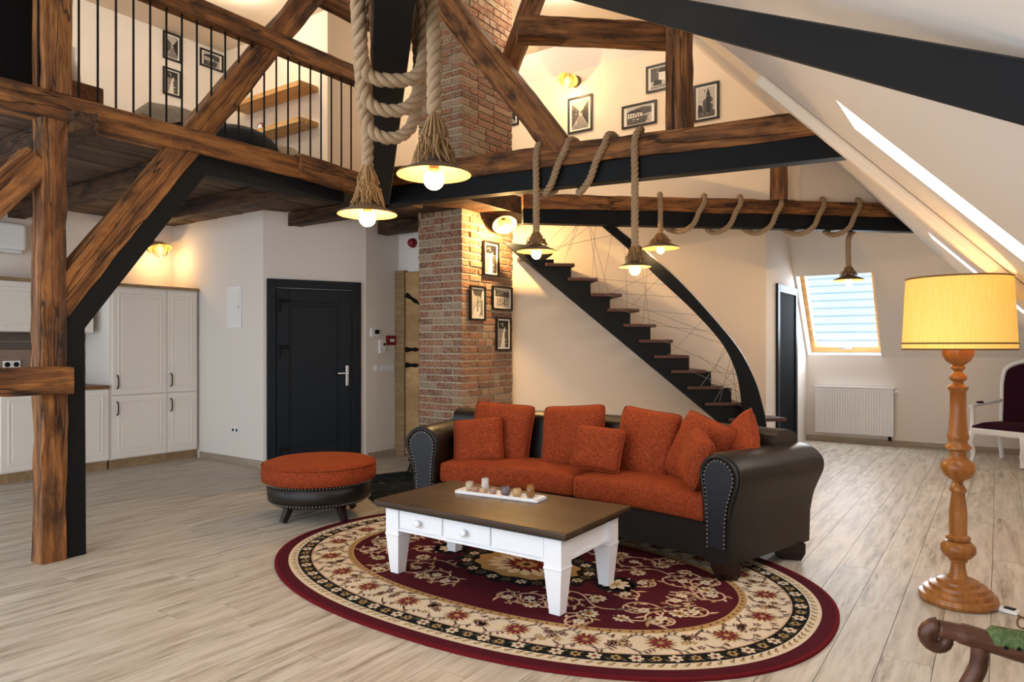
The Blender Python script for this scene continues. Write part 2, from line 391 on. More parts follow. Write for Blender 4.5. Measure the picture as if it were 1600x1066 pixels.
for a, b in (((a0 + .01, -.03, .02), (a0 + .14, -.01, H - .11)), ((a1 - .14, -.03, .02), (a1 - .01, -.01, H - .11)), ((a0 + .14, -.03, H - .25), (a1 - .14, -.01, H - .11)), ((a0 + .14, -.03, .02), (a1 - .14, -.01, .2))): box2(bm, a, b)
ob('door_stile', bm, M_door, d1, M, bev=.006)
ob('door_panel', bx((a0 + .18, -.022, .24), (a1 - .18, -.01, H - .29)), M_door, d1, M, bev=.008)
for z in (.14, 1.28, 1.8):
    bm = box(B(), (a0 + .035, -.045, z), (.022, .03, .15)); box(bm, (a0 + .085, -.04, z + .05), (.11, .018, .035)); ob('hinge', bm, M_black, d1, M, bev=.004)
hd = ob('handle', box(B(), (a1 - .065, -.036, 1.0), (.035, .012, .24)), M_chrome, d1, M, bev=.005)
ob('lever', tube(B(), [(a1 - .065, -.04, 1.03), (a1 - .065, -.08, 1.03), (a1 - .19, -.085, 1.03)], .01, 8), M_chrome, hd, M)
# rustic wooden door beside the chimney
d2 = bpy.data.objects.new('door_2', None); COL.objects.link(d2); M = local((-6.115, 6.24), (-5.05, 6.24)); W['door_2'] = M.copy(); d2.matrix_local = M; d2['kind'] = 'structure'; d2['label'] = 'rustic plank door with black iron fittings beside the chimney'
ob('door_frame', bx((.0, -.07, 0), (.16, 0, 2.27)), M_plinth, d2, M)
for k in range(4): ob('plank', bx((.165 + k * .225, -.05, .02), (.385 + k * .225, -.01, 2.25)), M_rail_wood, d2, M, bev=.006)
for zc, dz, n in ((1.92, -.15, 0), (1.30, 0, 1), (1.11, 0, 0)):
    q = [V((.2 + .27 * k / 6, -.062, zc + dz * (k / 6 - .3))) for k in range(7)]
    ob('iron_fitting', tube(B(), q, [.035, .022, .018, .026, .016, .014, .03], 8), M_black, d2, M)
# dark door in the hall wall
d3 = bpy.data.objects.new('door_3', None); COL.objects.link(d3); ya = hit(1212, 500, (-2.25, 0, 0), (1, 0, 0)).y; yb = hit(1243, 500, (-2.25, 0, 0), (1, 0, 0)).y
M = local((-2.25, ya), (-2.25, yb)); W['door_3'] = M.copy(); d3.matrix_local = M; d3['kind'] = 'structure'; d3['label'] = 'dark doorway frame in the pale hall wall'
Lw = yb - ya; H = 2.12
for a, b in (((0, -.03, 0), (.1, .03, H)), ((Lw - .1, -.03, 0), (Lw, .03, H)), ((.1, -.03, H - .1), (Lw - .1, .03, H))): ob('door_frame', bx(a, b), M_door, d3, M, bev=.005)
ob('door_leaf', bx((.1, -.012, 0), (Lw - .1, .02, H - .1)), plain('dark_doorway', '0a0d10', .9, 0, .08), d3, M)

# ================================================================ timber and steel frame
def rough(bm, L, wy, hz, step=.11, j=.007):
    n = max(2, int(L / step)); rings = []; f1 = random.random() * 9
    prof = [(-.5, -.46), (-.46, -.5), (0, -.5), (.46, -.5), (.5, -.46), (.5, 0), (.5, .46), (.46, .5), (0, .5), (-.46, .5), (-.5, .46), (-.5, 0)]
    ph = [random.random() * 6 for _ in prof]
    for i in range(n + 1):
        x = L * i / n
        rings.append([bm.verts.new((x, wy * a + j * (math.sin(x * 4 + ph[k]) * .6 + random.uniform(-.6, .6)), hz * b + j * (math.sin(x * 3.1 + ph[k] + f1) * .6 + random.uniform(-.6, .6)))) for k, (a, b) in enumerate(prof)])
    m = len(prof)
    for a, b in zip(rings, rings[1:]):
        for k in range(m): bm.faces.new((a[k], a[(k + 1) % m], b[(k + 1) % m], b[k]))
    bm.faces.new(rings[0]); bm.faces.new(rings[-1]); return bm
def timber(name, p, q, wy, hz, parent=None, mat=None, up=(0, 0, 1), j=.007):
    p, q = V(p), V(q); return ob(name, rough(B(), (q - p).length, wy, hz, j=j), mat or M_timber, parent, frame(p, q - p, up))
def steel(name, p, q, wy, hz, parent=None, up=(0, 0, 1)):
    p, q = V(p), V(q); L = (q - p).length; return ob(name, bx((0, -wy / 2, -hz / 2), (L, wy / 2, hz / 2)), M_steel, parent, frame(p, q - p, up), bev=.004)
def beam(name, lab, p, q, wy=.16, hz=.17, sw=.12, sh=.16, z=2.77):
    t = thing(name, lab, 'beam', (p[0], p[1], z - sh))
    timber('timber', (p[0], p[1], z + hz / 2), (q[0], q[1], z + hz / 2), wy, hz, t); steel('steel_profile', (p[0], p[1], z - sh / 2), (q[0], q[1], z - sh / 2), sw, sh, t); return t
XT = -4.87
PT = ((-4.82, 0, 0), (1, 0, 0))
tag(timber('loft_edge_beam', (XT, -1.0, 2.845), (XT, 4.42, 2.845), .15, .17), 'long hewn timber beam along the loft edge below the black balusters', 'beam')
tag(timber('timber_block', (XT, 3.72, 2.86), (XT, 4.5, 2.83), .2, .2), 'short thick timber block at the end of the loft edge beam', 'beam')
tag(timber('timber_post', (XT, 1.88, 0), (XT, 1.88, 2.76), .145, .14, up=(0, 1, 0), j=.009), 'hewn timber post standing on the floor at the kitchen', 'post')
tag(timber('loft_post', (XT, 1.9, 2.93), (XT, 1.9, CEIL), .15, .17, up=(0, 1, 0)), 'timber post rising from the loft edge beam beside the railing', 'post')
tag(ob('steel_brace', prism(B(), [hit(a, b, *PT) for a, b in ((102, 874), (97, 500), (303, 240), (575, 299), (566, 322), (322, 273), (133, 513), (135, 866))], (-.11, 0, 0)), M_steel, bev=.004), 'black steel post bending into a brace under the loft edge', 'brace')
tag(timber('diagonal_brace', hit(78, 481, (XT, 0, 0), (1, 0, 0)), hit(497, -22, (XT, 0, 0), (1, 0, 0)), .125, .185, up=(0, -1, 1)), 'long diagonal timber brace crossing the loft railing', 'brace')
tag(timber('side_brace', hit(57, 252, (XT, 0, 0), (1, 0, 0)), hit(-40, 335, (XT, 0, 0), (1, 0, 0)), .14, .19, up=(0, 1, 1)), 'short timber brace leaning against the kitchen post under the loft', 'brace')
p = hit(108, 592, (-4.76, 0, 0), (1, 0, 0))
tag(timber('cross_timber', (-4.75, p.y, 1.135), (-4.75, .4, 1.135), .11, .165), 'short horizontal timber fixed across the kitchen post at counter height', 'beam')
tag(timber('collar_beam', (XT, 3.4, 4.46), (XT, 4.9, 4.46), .16, .19), 'timber collar beam high under the ceiling above the loft railing', 'beam')
for k, (y, xa, xb) in enumerate(((2.03, -8.45, -4.72), (2.95, -8.45, -4.95), (3.95, -8.45, -4.95), (4.95, -6.48, -4.6), (5.95, -6.1, -5.05))):
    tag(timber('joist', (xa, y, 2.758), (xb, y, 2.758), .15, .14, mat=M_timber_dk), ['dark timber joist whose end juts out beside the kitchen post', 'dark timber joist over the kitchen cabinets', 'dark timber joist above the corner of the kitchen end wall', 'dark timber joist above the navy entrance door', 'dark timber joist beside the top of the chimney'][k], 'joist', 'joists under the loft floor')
J = V((-4.60, 4.46, 0)); E1 = V((-.70, 5.12, 0))
beam('cross_beam', 'hewn beam on black steel profile wrapped by two turns of rope', J - (E1 - J).normalized() * .1, E1)
beam('dragon_beam', 'diagonal beam on black steel profile with three loops of rope', J, (-.72, .80), .18, .17, .155, .16)
e2 = B2a + B2d * 4.46
beam('stair_beam', 'hewn beam on black steel profile wound by a long rope before the stairs', B2a, e2, .15, .15, .12, .15, 2.75)
dd = (E1 - J).normalized()
tag(timber('gallery_post', (-1.93, 4.91, 2.93), (-1.93, 4.91, 3.75), .16, .15, up=(0, 1, 0)), 'timber post on the rope wrapped cross beam before the gallery pictures', 'post')
tag(timber('gallery_tie', (-2.90, 4.19, 3.68), (-2.0, 4.98, 3.68), .15, .16), 'horizontal timber tie between chimney strut and gallery post', 'beam')
tag(timber('rear_post', (-1.92, 7.70, 2.9), (-1.92, 7.70, 3.72), .15, .15, up=(0, 1, 0)), 'short timber post standing on the stair beam', 'post')
tag(timber('chimney_strut', (-2.86, 4.755, 2.9), (-4.25, 4.52, 4.78), .16, .2, up=(1, 0, 1)), 'diagonal timber strut leaning from the cross beam past the chimney', 'strut')
tag(timber('upper_strut', at(794, 112, 6.35), at(848, -40, 6.0), .16, .17, up=(1, 0, 1)), 'short steep timber strut beside the upper chimney', 'strut')
a = at(1067, 23, 2.0); b = at(1600, 143, .95); d = (b - a)
tag(steel('steel_strut', a - d * 1.1, b + d * .08, .04, .078), 'black steel strut running down under the right roof slope', 'strut')
tag(ob('ledge', prism(B(), [J + dd * 1.2 + V((0, .1, 2.93)), E1 + V((-.75, .1, 2.93)), E1 + V((-.75, .16, 2.93)), J + dd * 1.2 + V((0, .16, 2.93))], (0, 0, .035)), M_white), 'narrow white ledge behind the top of the cross beam', 'ledge')

# loft railing
rl = thing('loft_railing', 'loft railing of thin black balusters under a timber handrail', 'railing', (XT, 2.0, 2.93))
timber('handrail', (XT + .02, -.6, 3.83), (XT + .02, 4.5, 3.83), .11, .15, rl, j=.004)
bal = mesh_of(tube(B(), [(0, 0, 0), (0, 0, .86)], .0075, 8), M_black, 'baluster')
for k in range(-2, 21): link('baluster', bal, rl, Matrix.Translation((XT + .03, 2.037 + k * .1145, 2.92)))

# ================================================================ brick chimney
CX0, CX1, CY0, CY1 = -5.04, -4.44, 5.435, 6.33
ch = thing('chimney', 'tall square chimney of old red bricks with four framed photos', 'chimney', (CX1, CY0, 0))
ob('mortar_core', bx((CX0 + .012, CY0 + .012, 0), (CX1 - .012, CY1 - .012, CEIL)), M_mortar, ch)
CH = .0745; bricks = []
bl = {}
def brick_mesh(l, d):
    key = (round(l, 3), round(d, 3))
    if key not in bl:
        bm = box(B(), (0, 0, 0), (l, d, CH - .013)); bmesh.ops.bevel(bm, geom=bm.edges[:], offset=.005, segments=1, affect='EDGES')
        bl[key] = mesh_of(bm, M_brick, 'brick')
    return bl[key]
def run(total, first):
    out = [first]; s = first
    while total - s > .02:
        l = random.choice((.27, .27, .13, .2, .13))
        if total - s - l < .09: l = total - s
        out.append(min(l, total - s)); s += l
    return out
nz = int(CEIL / CH)
for k in range(nz):
    z = (k + .5) * CH; corner = (.27, .13) if k % 2 else (.13, .27)
    vis = z > .5 and not (2.55 < z < 2.75)
    xx = CX1; ls = run(CX1 - CX0, corner[0])
    for i, l in enumerate(ls):
        dep = corner[1] if i == 0 else .1
        j = random.uniform(-.004, .005)
        bricks.append((vis, (xx - l / 2, CY0 + dep / 2 - j, z), round(l - .012, 2), round(dep - (.012 if i == 0 else 0), 2))); xx -= l
    yy = CY0 + corner[1]
    for i, l in enumerate(run(CY1 - CY0 - corner[1], random.choice((.13, .27, .2)))):
        j = random.uniform(-.004, .005)
        bricks.append((vis, (CX1 - .05 + j, yy + l / 2, z), .1, round(l - .012, 2))); yy += l
cnt = 0; rb = B()
bricks.sort(key=lambda b: (not b[0], abs(b[1][2] - 1.6)))
for v, c, l, d in bricks:
    if v and cnt < 300: link('brick', brick_mesh(l, d), ch, Matrix.Translation(c) @ Matrix.Rotation(random.uniform(-.012, .012), 4, 'Z')); cnt += 1
    else:
        q = box(rb, c, (l, d, CH - .013))
# the rest of the bricks: colour by place
t = NT('old_brick_field'); co = t.coords((1 / .2, 1 / .2, 1 / CH)); fl_ = t.n('ShaderNodeVectorMath', _operation='FLOOR'); t.l(co, fl_.inputs[0]); wn = t.n('ShaderNodeTexWhiteNoise'); t.l(fl_.outputs[0], wn.inputs['Vector'])
f = t.noise(t.coords(), 38, 5, .7); c = t.ramp(wn.outputs['Value'], [(0, '5e3a2a'), (.2, '7a4a34'), (.42, '8a563d'), (.62, '6b4533'), (.8, '96755f'), (1, '82735f')])
c = t.mix(t.ramp(f, [(.4, (0, 0, 0, 1)), (.72, (.75, .75, .75, 1))]), c, 'b3a590'); t.bump(f, .01, .7)
ob('brick_field', rb, t.done(c, .9, 0, .1), ch, kind='stuff')
# ================================================================ kitchen
KF = -7.90                                         # cabinet fronts
def cab_door(par, y0, y1, z0, z1, handle=None, mat=None):
    d = ob('door', bx((KF, y0 + .003, z0 + .003), (KF + .022, y1 - .003, z1 - .003)), mat or M_cab, par, bev=.004)
    m = .06
    bm = B()
    for a, b in (((y0 + m, z0 + m), (y1 - m, z0 + m + .018)), ((y0 + m, z1 - m - .018), (y1 - m, z1 - m)), ((y0 + m, z0 + m + .018), (y0 + m + .018, z1 - m - .018)), ((y1 - m - .018, z0 + m + .018), (y1 - m, z1 - m - .018))):
        box2(bm, (KF + .018, a[0], a[1]), (KF + .028, b[0], b[1]))
    ob('moulding', bm, M_cab, d, bev=.004)
    ob('raised_panel', bx((KF + .018, y0 + m + .035, z0 + m + .035), (KF + .027, y1 - m - .035, z1 - m - .035)), M_cab, d, bev=.006)
    if handle:
        y, z = handle
        ob('handle', tube(B(), smooth_path([(KF + .02, y, z - .075), (KF + .05, y, z - .055), (KF + .055, y, z), (KF + .05, y, z + .055), (KF + .02, y, z + .075)], 4), .007, 8), M_black, d)
    return d
t = thing('tall_cabinet', 'tall cream kitchen cabinet with four panelled doors and black handles', 'cabinet', (-8.15, 4.13, 0))
ob('carcass', bx((-8.46, 3.63, .1), (KF - .001, 4.64, 2.0)), M_cab, t)
ob('plinth', bx((-8.44, 3.64, 0), (KF - .03, 4.64, .1)), M_plinth, t)
ob('cornice', bx((-8.46, 3.61, 2.0), (KF + .03, 4.65, 2.035)), M_plinth, t, bev=.006)
for y0, y1, h in ((3.65, 4.255, 3.70), (4.255, 4.62, 4.30)):
    cab_door(t, y0, y1, .11, .80, (h, .66)); cab_door(t, y0, y1, .805, 1.985, (h, .95))
ys = [3.62, 3.12, 2.62, 2.12, 1.62, 1.12]
for k in range(2):
    t = thing('base_cabinet', ['cream base cabinet next to the tall cabinet', 'cream base cabinet under the double socket'][k], 'cabinet', (-8.15, (ys[k] + ys[k + 1]) / 2, 0), group='kitchen base cabinets')
    ob('carcass', bx((-8.46, ys[k + 1] + .001, .1), (KF - .001, ys[k] - .001, .88)), M_cab, t); ob('plinth', bx((-8.44, ys[k + 1] + .001, 0), (KF - .03, ys[k] - .001, .1)), M_plinth, t)
    cab_door(t, ys[k + 1], ys[k], .11, .875)
tag(ob('worktop', bx((-8.47, 2.6, .882), (KF + .03, 3.625, .918)), M_counter, bev=.004), 'brown wooden kitchen worktop over the base cabinets', 'worktop')
KB = KF; KF = -8.10
for k, (y0, y1) in enumerate(((3.08, 3.55), (2.58, 3.08))):
    t = thing('wall_cabinet', ['cream wall cabinet next to the tall cabinet', 'cream wall cabinet below the air conditioner'][k], 'cabinet', (-8.3, (y0 + y1) / 2, 1.5), group='kitchen wall cabinets')
    ob('carcass', bx((-8.46, y0 + .001, 1.49), (KF - .001, y1 - .001, 2.0)), M_cab, t); cab_door(t, y0, y1, 1.49, 2.0)
    ob('cornice', bx((-8.46, y0 + .001, 2.001), (KF + .03, y1 - .001, 2.035)), M_plinth, t)
bs = tag(ob('splashback', bx((-8.478, 2.5, .92), (-8.47, 3.62, 1.488)), M_mortar), 'brown tiled splashback between worktop and wall cabinets', 'splashback')
tm = [mesh_of(box(B(), (0, 0, 0), (.012, .295, .088)), m, 'tile') for m in (M_tile, M_tile2)]
for r_ in range(6):
    for c_ in range(4, 8): link('tile', tm[1 if r_ > 3 else 0], bs, Matrix.Translation((-8.466, 1.36 + c_ * .3 + (.1 if r_ % 2 else 0), .97 + r_ * .094)))
KF = KB
t = thing('double_socket', 'white double wall socket on the tiled splashback', 'socket', (-8.455, 2.91, 1.12))
ob('plate', box(B(), (-8.452, 2.91, 1.15), (.012, .16, .08)), M_whitepl, t, bev=.004)
for s in (-.04, .04): ob('outlet', lathe(B(), [(.026, 0), (.026, .004)], 16, (0, 0, 0)), M_black, t, Matrix.Translation((-8.446, 2.91 + s, 1.15)) @ Matrix.Rotation(PI / 2, 4, 'Y'))
pa = hit(0, 370, (-8.3, 0, 0), (1, 0, 0))
t = thing('air_conditioner', 'white air conditioner on the kitchen wall above the cabinets', 'air conditioner', (-8.35, 2.52, 2.3))
ob('housing', bx((-8.47, 2.06, 2.33), (-8.26, 2.98, 2.61)), M_whitepl, t, bev=.03); ob('air_flap', bx((-8.44, 2.11, 2.305), (-8.28, 2.94, 2.328)), M_whitepl, t)
# wall fittings
def plate(name, lab, cat, px, py, P, n, w_, h_, d, mat, extra=None):
    p = hit(px, py, P, n); n = V(n).normalized(); M = frame(p, n, UP)
    t = thing(name, lab, cat, p)
    ob('housing', bx((0.001, -w_ / 2, -h_ / 2), (d, w_ / 2, h_ / 2)), mat, t, M, bev=.004)
    for (m, y, z, ww, hh, nm) in (extra or []): ob(nm, bx((d - .001, y - ww / 2, z - hh / 2), (d + .004, y + ww / 2, z + hh / 2)), m, t, M)
    return t
A = ((0, 4.66, 0), (0, -1, 0)); D = ((-6.115, 0, 0), (1, 0, 0))
plate('fuse_box', 'white fuse box door set in the wall beside the tall cabinet', 'fuse box', 367, 480, *A, .27, .47, .012, M_white, [(M_whitepl, 0, 0, .23, .42, 'door'), (M_chrome, .09, 0, .012, .025, 'latch')])
plate('wall_socket', 'white double socket low on the wall beside the entrance door', 'socket', 368, 672, *A, .15, .08, .01, M_whitepl, [(M_black, -.035, 0, .03, .03, 'outlet'), (M_black, .035, 0, .03, .03, 'outlet')])
plate('thermostat', 'small white thermostat above the intercom handset', 'thermostat', 585, 520, *D, .14, .1, .025, M_whitepl, [(M_black, .02, .01, .07, .05, 'screen')])
plate('intercom', 'white intercom handset on the lobby wall', 'intercom', 596, 542, *D, .1, .16, .03, M_whitepl, [(M_black, .02, .03, .03, .03, 'button')])
plate('fire_alarm_button', 'red fire alarm call point beside the rustic door', 'alarm', 610, 532, *D, .16, .115, .03, M_red, [(M_whitepl, 0, 0, .07, .035, 'press_plate')])
for k, px in enumerate((588, 598, 605, 611)): plate('light_switch', ['white light switch nearest the entrance door in a row of four', 'second white light switch from the entrance door', 'third white light switch from the entrance door', 'white light switch nearest the rustic door in a row of four'][k], 'switch', px, 575, *D, .085, .085, .012, M_whitepl, [(M_white, 0, 0, .05, .05, 'rocker')])
p = hit(646, 380, (0, 6.235, 0), (0, -1, 0)); t = thing('alarm_siren', 'round red alarm siren high beside the chimney', 'alarm', p)
ob('base', lathe(B(), [(.06, 0), (.06, .02)], 20), M_red, t, Matrix.Translation(p) @ Matrix.Rotation(PI / 2, 4, 'X')); ob('horn', lathe(B(), [(.05, .02), (.045, .06), (.02, .07)], 20), M_red, t, Matrix.Translation(p) @ Matrix.Rotation(PI / 2, 4, 'X'), smooth=True)
# radiator
ra = hit(1270, 640, (0, 10.5, 0), (0, 1, 0)).x + .04; rbx = hit(1397, 640, (0, 10.5, 0), (0, 1, 0)).x
t = thing('radiator', 'white ribbed panel radiator below the roof window', 'radiator', ((ra + rbx) / 2, 10.48, 0)); zt, zb = .77, .13
ob('panel', bx((ra, 10.45, zb), (rbx, 10.53, zt)), M_white, t, bev=.008)
rm = mesh_of(box(B(), (0, 0, 0), (.022, .012, zt - zb - .07)), M_white, 'rib')
n_ = 30
for k in range(n_): link('rib', rm, t, Matrix.Translation((ra + (k + .5) * (rbx - ra) / n_, 10.446, (zt + zb) / 2)))
ob('top_grille', bx((ra - .005, 10.44, zt), (rbx + .005, 10.535, zt + .012)), M_white, t)
ob('valve', tube(B(), [(rbx - .05, 10.48, zb - .06), (rbx - .05, 10.48, zb)], .02, 10), M_black, t); ob('bleed_knob', tube(B(), [(rbx, 10.49, zt - .04), (rbx + .05, 10.49, zt - .04)], .014, 8), M_white, t)

# ================================================================ stairs
t = thing('staircase', 'open stairs of dark treads with a curved black steel band and wire mesh', 'stairs', tuple(WD0 + WDd * 2 + WDn * .3))
PS = WD0 + WDn * .58
sp = lambda x, y, d=0: hit(x, y, PS + WDn * d, WDn)
cz = lambda x, y: (800 + x / 3.135, 340 + y / 3.135)
stp = [(205, 205), (290, 230), (385, 300), (480, 375), (580, 450), (678, 527), (778, 603), (868, 680), (975, 755), (1075, 835), (1130, 918)]
poly = [cz(-40, 120), cz(120, 140)]
for i, (x, y) in enumerate(stp):
    y0 = stp[i][1]; xl = stp[i - 1][0] if i else 120
    poly += [cz(xl, y0), cz(x, y0)]
poly += [cz(1130, 1000), cz(1230, 1000), cz(1230, 1180), cz(990, 985), cz(15, 172)]
ob('stringer', prism(B(), [sp(*p) for p in poly], -WDn * .04), M_steel, t)
tr = [(60, 290, 165), (165, 350, 222), (275, 412, 293), (388, 512, 370), (470, 592, 445), (548, 700, 521), (625, 812, 598), (700, 925, 675), (780, 1035, 748), (860, 1105, 828), (945, 1170, 908), (1060, 1300, 985), (1120, 1360, 1065), (1180, 1400, 1145)]
for k, (xl, xr_, y) in enumerate(tr):
    a = sp(*cz(xl, y), .03); L_ = .30 + .012 * k
    M = frame(a, WDd, UP)
    L_ = min(L_, .42)
    tilt = [(0, 0), (L_, 0), (L_ + .0 + .02 * max(0, k - 4), .60), (.02 * max(0, k - 4), .60)]
    ob('tread', prism(B(), [(u_, v_, -.035) for u_, v_ in tilt], (0, 0, .035)), M_tread, t, M, bev=.006)
a = sp(*cz(1225, 985), -.05); ob('tread', prism(B(), [(0, 0, -.035), (.29, 0, -.035), (.29, .3, -.035), (0, .3, -.035)], (0, 0, .035)), M_tread, t, frame(a, WDd, UP))
outer = smooth_path([V((x, y, 0)) for x, y in ((395, -45), (490, 40), (640, 160), (800, 300), (960, 470), (1100, 640), (1180, 790), (1215, 900), (1238, 1010), (1245, 1150))], 5)
inner = smooth_path([V((x, y, 0)) for x, y in ((340, -45), (435, 40), (580, 165), (720, 300), (880, 450), (1000, 580), (1060, 670), (1100, 770), (1120, 880), (1130, 990))], 5)
bm = B(); rows = [[], [], [], []]
for o_, i_ in zip(outer, inner):
    po, pi = sp(*cz(o_.x, o_.y), .06), sp(*cz(i_.x, i_.y), .06)
    for r_, p in zip(rows, (po, pi, pi + WDn * .035, po + WDn * .035)): r_.append(bm.verts.new(p))
for k in range(len(outer) - 1):
    for r_ in range(4): bm.faces.new((rows[r_][k], rows[r_][k + 1], rows[(r_ + 1) % 4][k + 1], rows[(r_ + 1) % 4][k]))
bm.faces.new([r_[0] for r_ in rows]); bm.faces.new([r_[-1] for r_ in rows])
ob('curved_band', bm, M_steel, t)
ob('band_edge', tube(B(), [sp(*cz(o_.x + 3, o_.y - 3), .06) for o_ in outer], .012, 6), M_chrome, t)
bm = B(); rw = random.Random(5)
for k in range(40):
    u_ = rw.random(); i_ = inner[int(u_ * (len(inner) - 1))]; xl, xr_, y = tr[min(len(tr) - 1, max(0, int(u_ * 11 + rw.uniform(-2.5, 3))))]
    tube(bm, [sp(*cz(i_.x, i_.y), .07), sp(*cz(rw.uniform(xl + 40, xr_), y), .03)], .0024, 5)
ob('wire_mesh', bm, plain('wire', '7c746c', .6), t, kind='stuff')

# ================================================================ rug
RC = V((-2.35, 3.5, 0)); RA, RB, RZ = 1.73, 1.19, .012
def se(a, off=0, ra=RA, rb=RB):
    e = 2 / 2.25; c, s = math.cos(a), math.sin(a)
    x = (ra - off) * math.copysign(abs(c) ** e, c); y = (rb - off) * math.copysign(abs(s) ** e, s)
    return V((x, y, 0))
rug = thing('oval_rug', 'large oval burgundy rug with cream floral border and scrolling vines', 'rug', tuple(RC))
Mr = Matrix.Translation(RC)
def pile(name, c1, c2): return plain(name, c1, .95, 0, .05, 130, .003)
R_burg, R_red, R_cream, R_navy, R_gold, R_pink, R_dred = [pile('rug_' + n_, c_, 0) for n_, c_ in (('burgundy', '4c1a22'), ('rim_red', '651a20'), ('cream', 'd3c1a6'), ('charcoal', '1d1c1c'), ('gold', 'a8895a'), ('pale_vine', 'c9a68a'), ('deep_red', '6e2428'))]
bands = [(0, .018, R_red), (.018, .08, R_burg), (.08, .135, R_cream), (.135, .215, R_navy), (.215, .225, R_pink), (.225, .435, R_cream), (.435, .475, R_gold), (.475, None, R_burg)]
NA = 160
for o0, o1, m in bands:
    bm = B(); a = [bm.verts.new(se(2 * PI * i / NA, o0) + UP * RZ) for i in range(NA)]
    if o1 is None: bm.faces.new(a); nm = 'field'
    else:
        b = [bm.verts.new(se(2 * PI * i / NA, o1) + UP * RZ) for i in range(NA)]; nm = 'border_band'
        for i in range(NA): bm.faces.new((a[i], a[(i + 1) % NA], b[(i + 1) % NA], b[i]))
        if o0 == 0:
            c_ = [bm.verts.new(se(2 * PI * i / NA, 0)) for i in range(NA)]
            for i in range(NA): bm.faces.new((a[i], a[(i + 1) % NA], c_[(i + 1) % NA], c_[i]))
    ob(nm, bm, m, rug, Mr)
DEC = {}
def dec(key, poly, h=0):
    bm = DEC.setdefault(key, B()); vs_ = [bm.verts.new((p[0], p[1], RZ + .0012 + h)) for p in poly]; bm.faces.new(vs_)
def petals(key, c, r, n, wd=.35, rot=0, h=0, sq=1):
    for k in range(n):
        a = rot + 2 * PI * k / n; d = V((math.cos(a), math.sin(a), 0)); e = V((-d.y, d.x, 0))
        q = [c + d * r * .12, c + d * r * .55 + e * r * wd * .5, c + d * r * .85 + e * r * wd * .4, c + d * r, c + d * r * .85 - e * r * wd * .4, c + d * r * .55 - e * r * wd * .5]
        dec(key, [(p.x, p.y * sq) for p in q], h)
def disc(key, c, r, h=0, n=10, sy=1): dec(key, [(c.x + r * math.cos(2 * PI * k / n), c.y + r * sy * math.sin(2 * PI * k / n)) for k in range(n)], h)
def leaf(key, c, a, l, wd, h=0):
    d = V((math.cos(a), math.sin(a), 0)); e = V((-d.y, d.x, 0))
    dec(key, [c, c + d * l * .4 + e * wd, c + d * l * .8 + e * wd * .5, c + d * l, c + d * l * .6 - e * wd * .7, c + d * l * .25 - e * wd * .6], h)
def ribbon(key, pts, w0, w1, h=0):
    bm = DEC.setdefault(key, B()); n = len(pts); L_, R_ = [], []
    for i, p in enumerate(pts):
        d = (pts[min(i + 1, n - 1)] - pts[max(i - 1, 0)]).normalized(); e = V((-d.y, d.x, 0)) * (w0 + (w1 - w0) * i / (n - 1)) / 2
        L_.append(bm.verts.new((p.x + e.x, p.y + e.y, RZ + .0012 + h))); R_.append(bm.verts.new((p.x - e.x, p.y - e.y, RZ + .0012 + h)))
    for i in range(n - 1): bm.faces.new((L_[i], L_[i + 1], R_[i + 1], R_[i]))
def along(off, n):
    pts = [se(2 * PI * i / 720, off) for i in range(721)]; acc = [0]
    for a, b in zip(pts, pts[1:]): acc.append(acc[-1] + (b - a).length)
    out = []; j = 0
    for k in range(n):
        s = acc[-1] * k / n
        while acc[j + 1] < s: j += 1
        d = (pts[j + 1] - pts[j]).normalized(); out.append((pts[j], d))
    return out
rr = random.Random(3)
for k, (p, d) in enumerate(along(.175, 96)):          # dark border: white and gold blossoms
    petals('rug_cream' if k % 2 else 'rug_gold', p, .034 if k % 2 else .026, 6, .6, rr.random() * 6); disc('rug_deep_red' if k % 2 else 'rug_charcoal', p, .009, .0008)
for p, d in along(.175, 230): leaf('rug_olive', p + d * .03, math.atan2(d.y, d.x) + rr.choice((-.8, .8)), .045, .009, -.0003)
for p, d in along(.108, 170): disc('rug_gold', p, .011, 0, 8); leaf('rug_olive', p, math.atan2(d.y, d.x) + .7, .035, .006, -.0003)
for p, d in along(.455, 130): disc('rug_deep_red', p, .008, 0, 6)
for k, (p, d) in enumerate(along(.33, 44)):          # cream border: palmettes, sprigs, looping stems
    a0 = math.atan2(d.y, d.x); e = V((-d.y, d.x, 0))
    if k % 2 == 0:
        petals('rug_gold', p, .075, 14, .2, a0); petals('rug_deep_red', p, .058, 11, .3, a0 + .2, .0004); disc('rug_gold', p, .014, .0009)
    else:
        for s in range(11): petals('rug_dusk' if s % 3 else 'rug_gold', p + V((rr.uniform(-.05, .05), rr.uniform(-.06, .06), 0)), .022, 5, .6, rr.random() * 6)
    for s in (-1, 1):
        pts = [p + d * (.02 + .1 * u / 8) + e * s * (.045 + .04 * math.sin(u / 8 * PI)) for u in range(9)]
        ribbon('rug_olive', pts, .006, .003)
        for u in (1, 3, 5, 7, 8): leaf('rug_dusk' if u != 5 else 'rug_olive', pts[u], a0 + s * rr.uniform(.5, 1.6), .04, .008)
FA, FB = RA - .49, RB - .49
def spiral(c, r, a0, turns, sgn, key='rug_pale_vine', wd=.014, leaves=True):
    N = int(26 * turns); pts = []
    for i in range(N + 1):
        u = i / N; a = a0 + sgn * 2 * PI * turns * u; q = r * (1 - .82 * u); pts.append(c + V((q * math.cos(a), q * math.sin(a), 0)))
    ribbon(key, pts, wd, wd * .6)
    if leaves:
        for i in range(2, N - 2, 3):
            d = pts[i + 1] - pts[i]; a = math.atan2(d.y, d.x); leaf('rug_gold' if i % 2 else 'rug_pale_vine', pts[i], a + rr.choice((-1, 1)) * rr.uniform(.5, 1.1), rr.uniform(.04, .07), .012)
    petals('rug_cream', pts[-1], .034, 6, .6, 0, .0003)
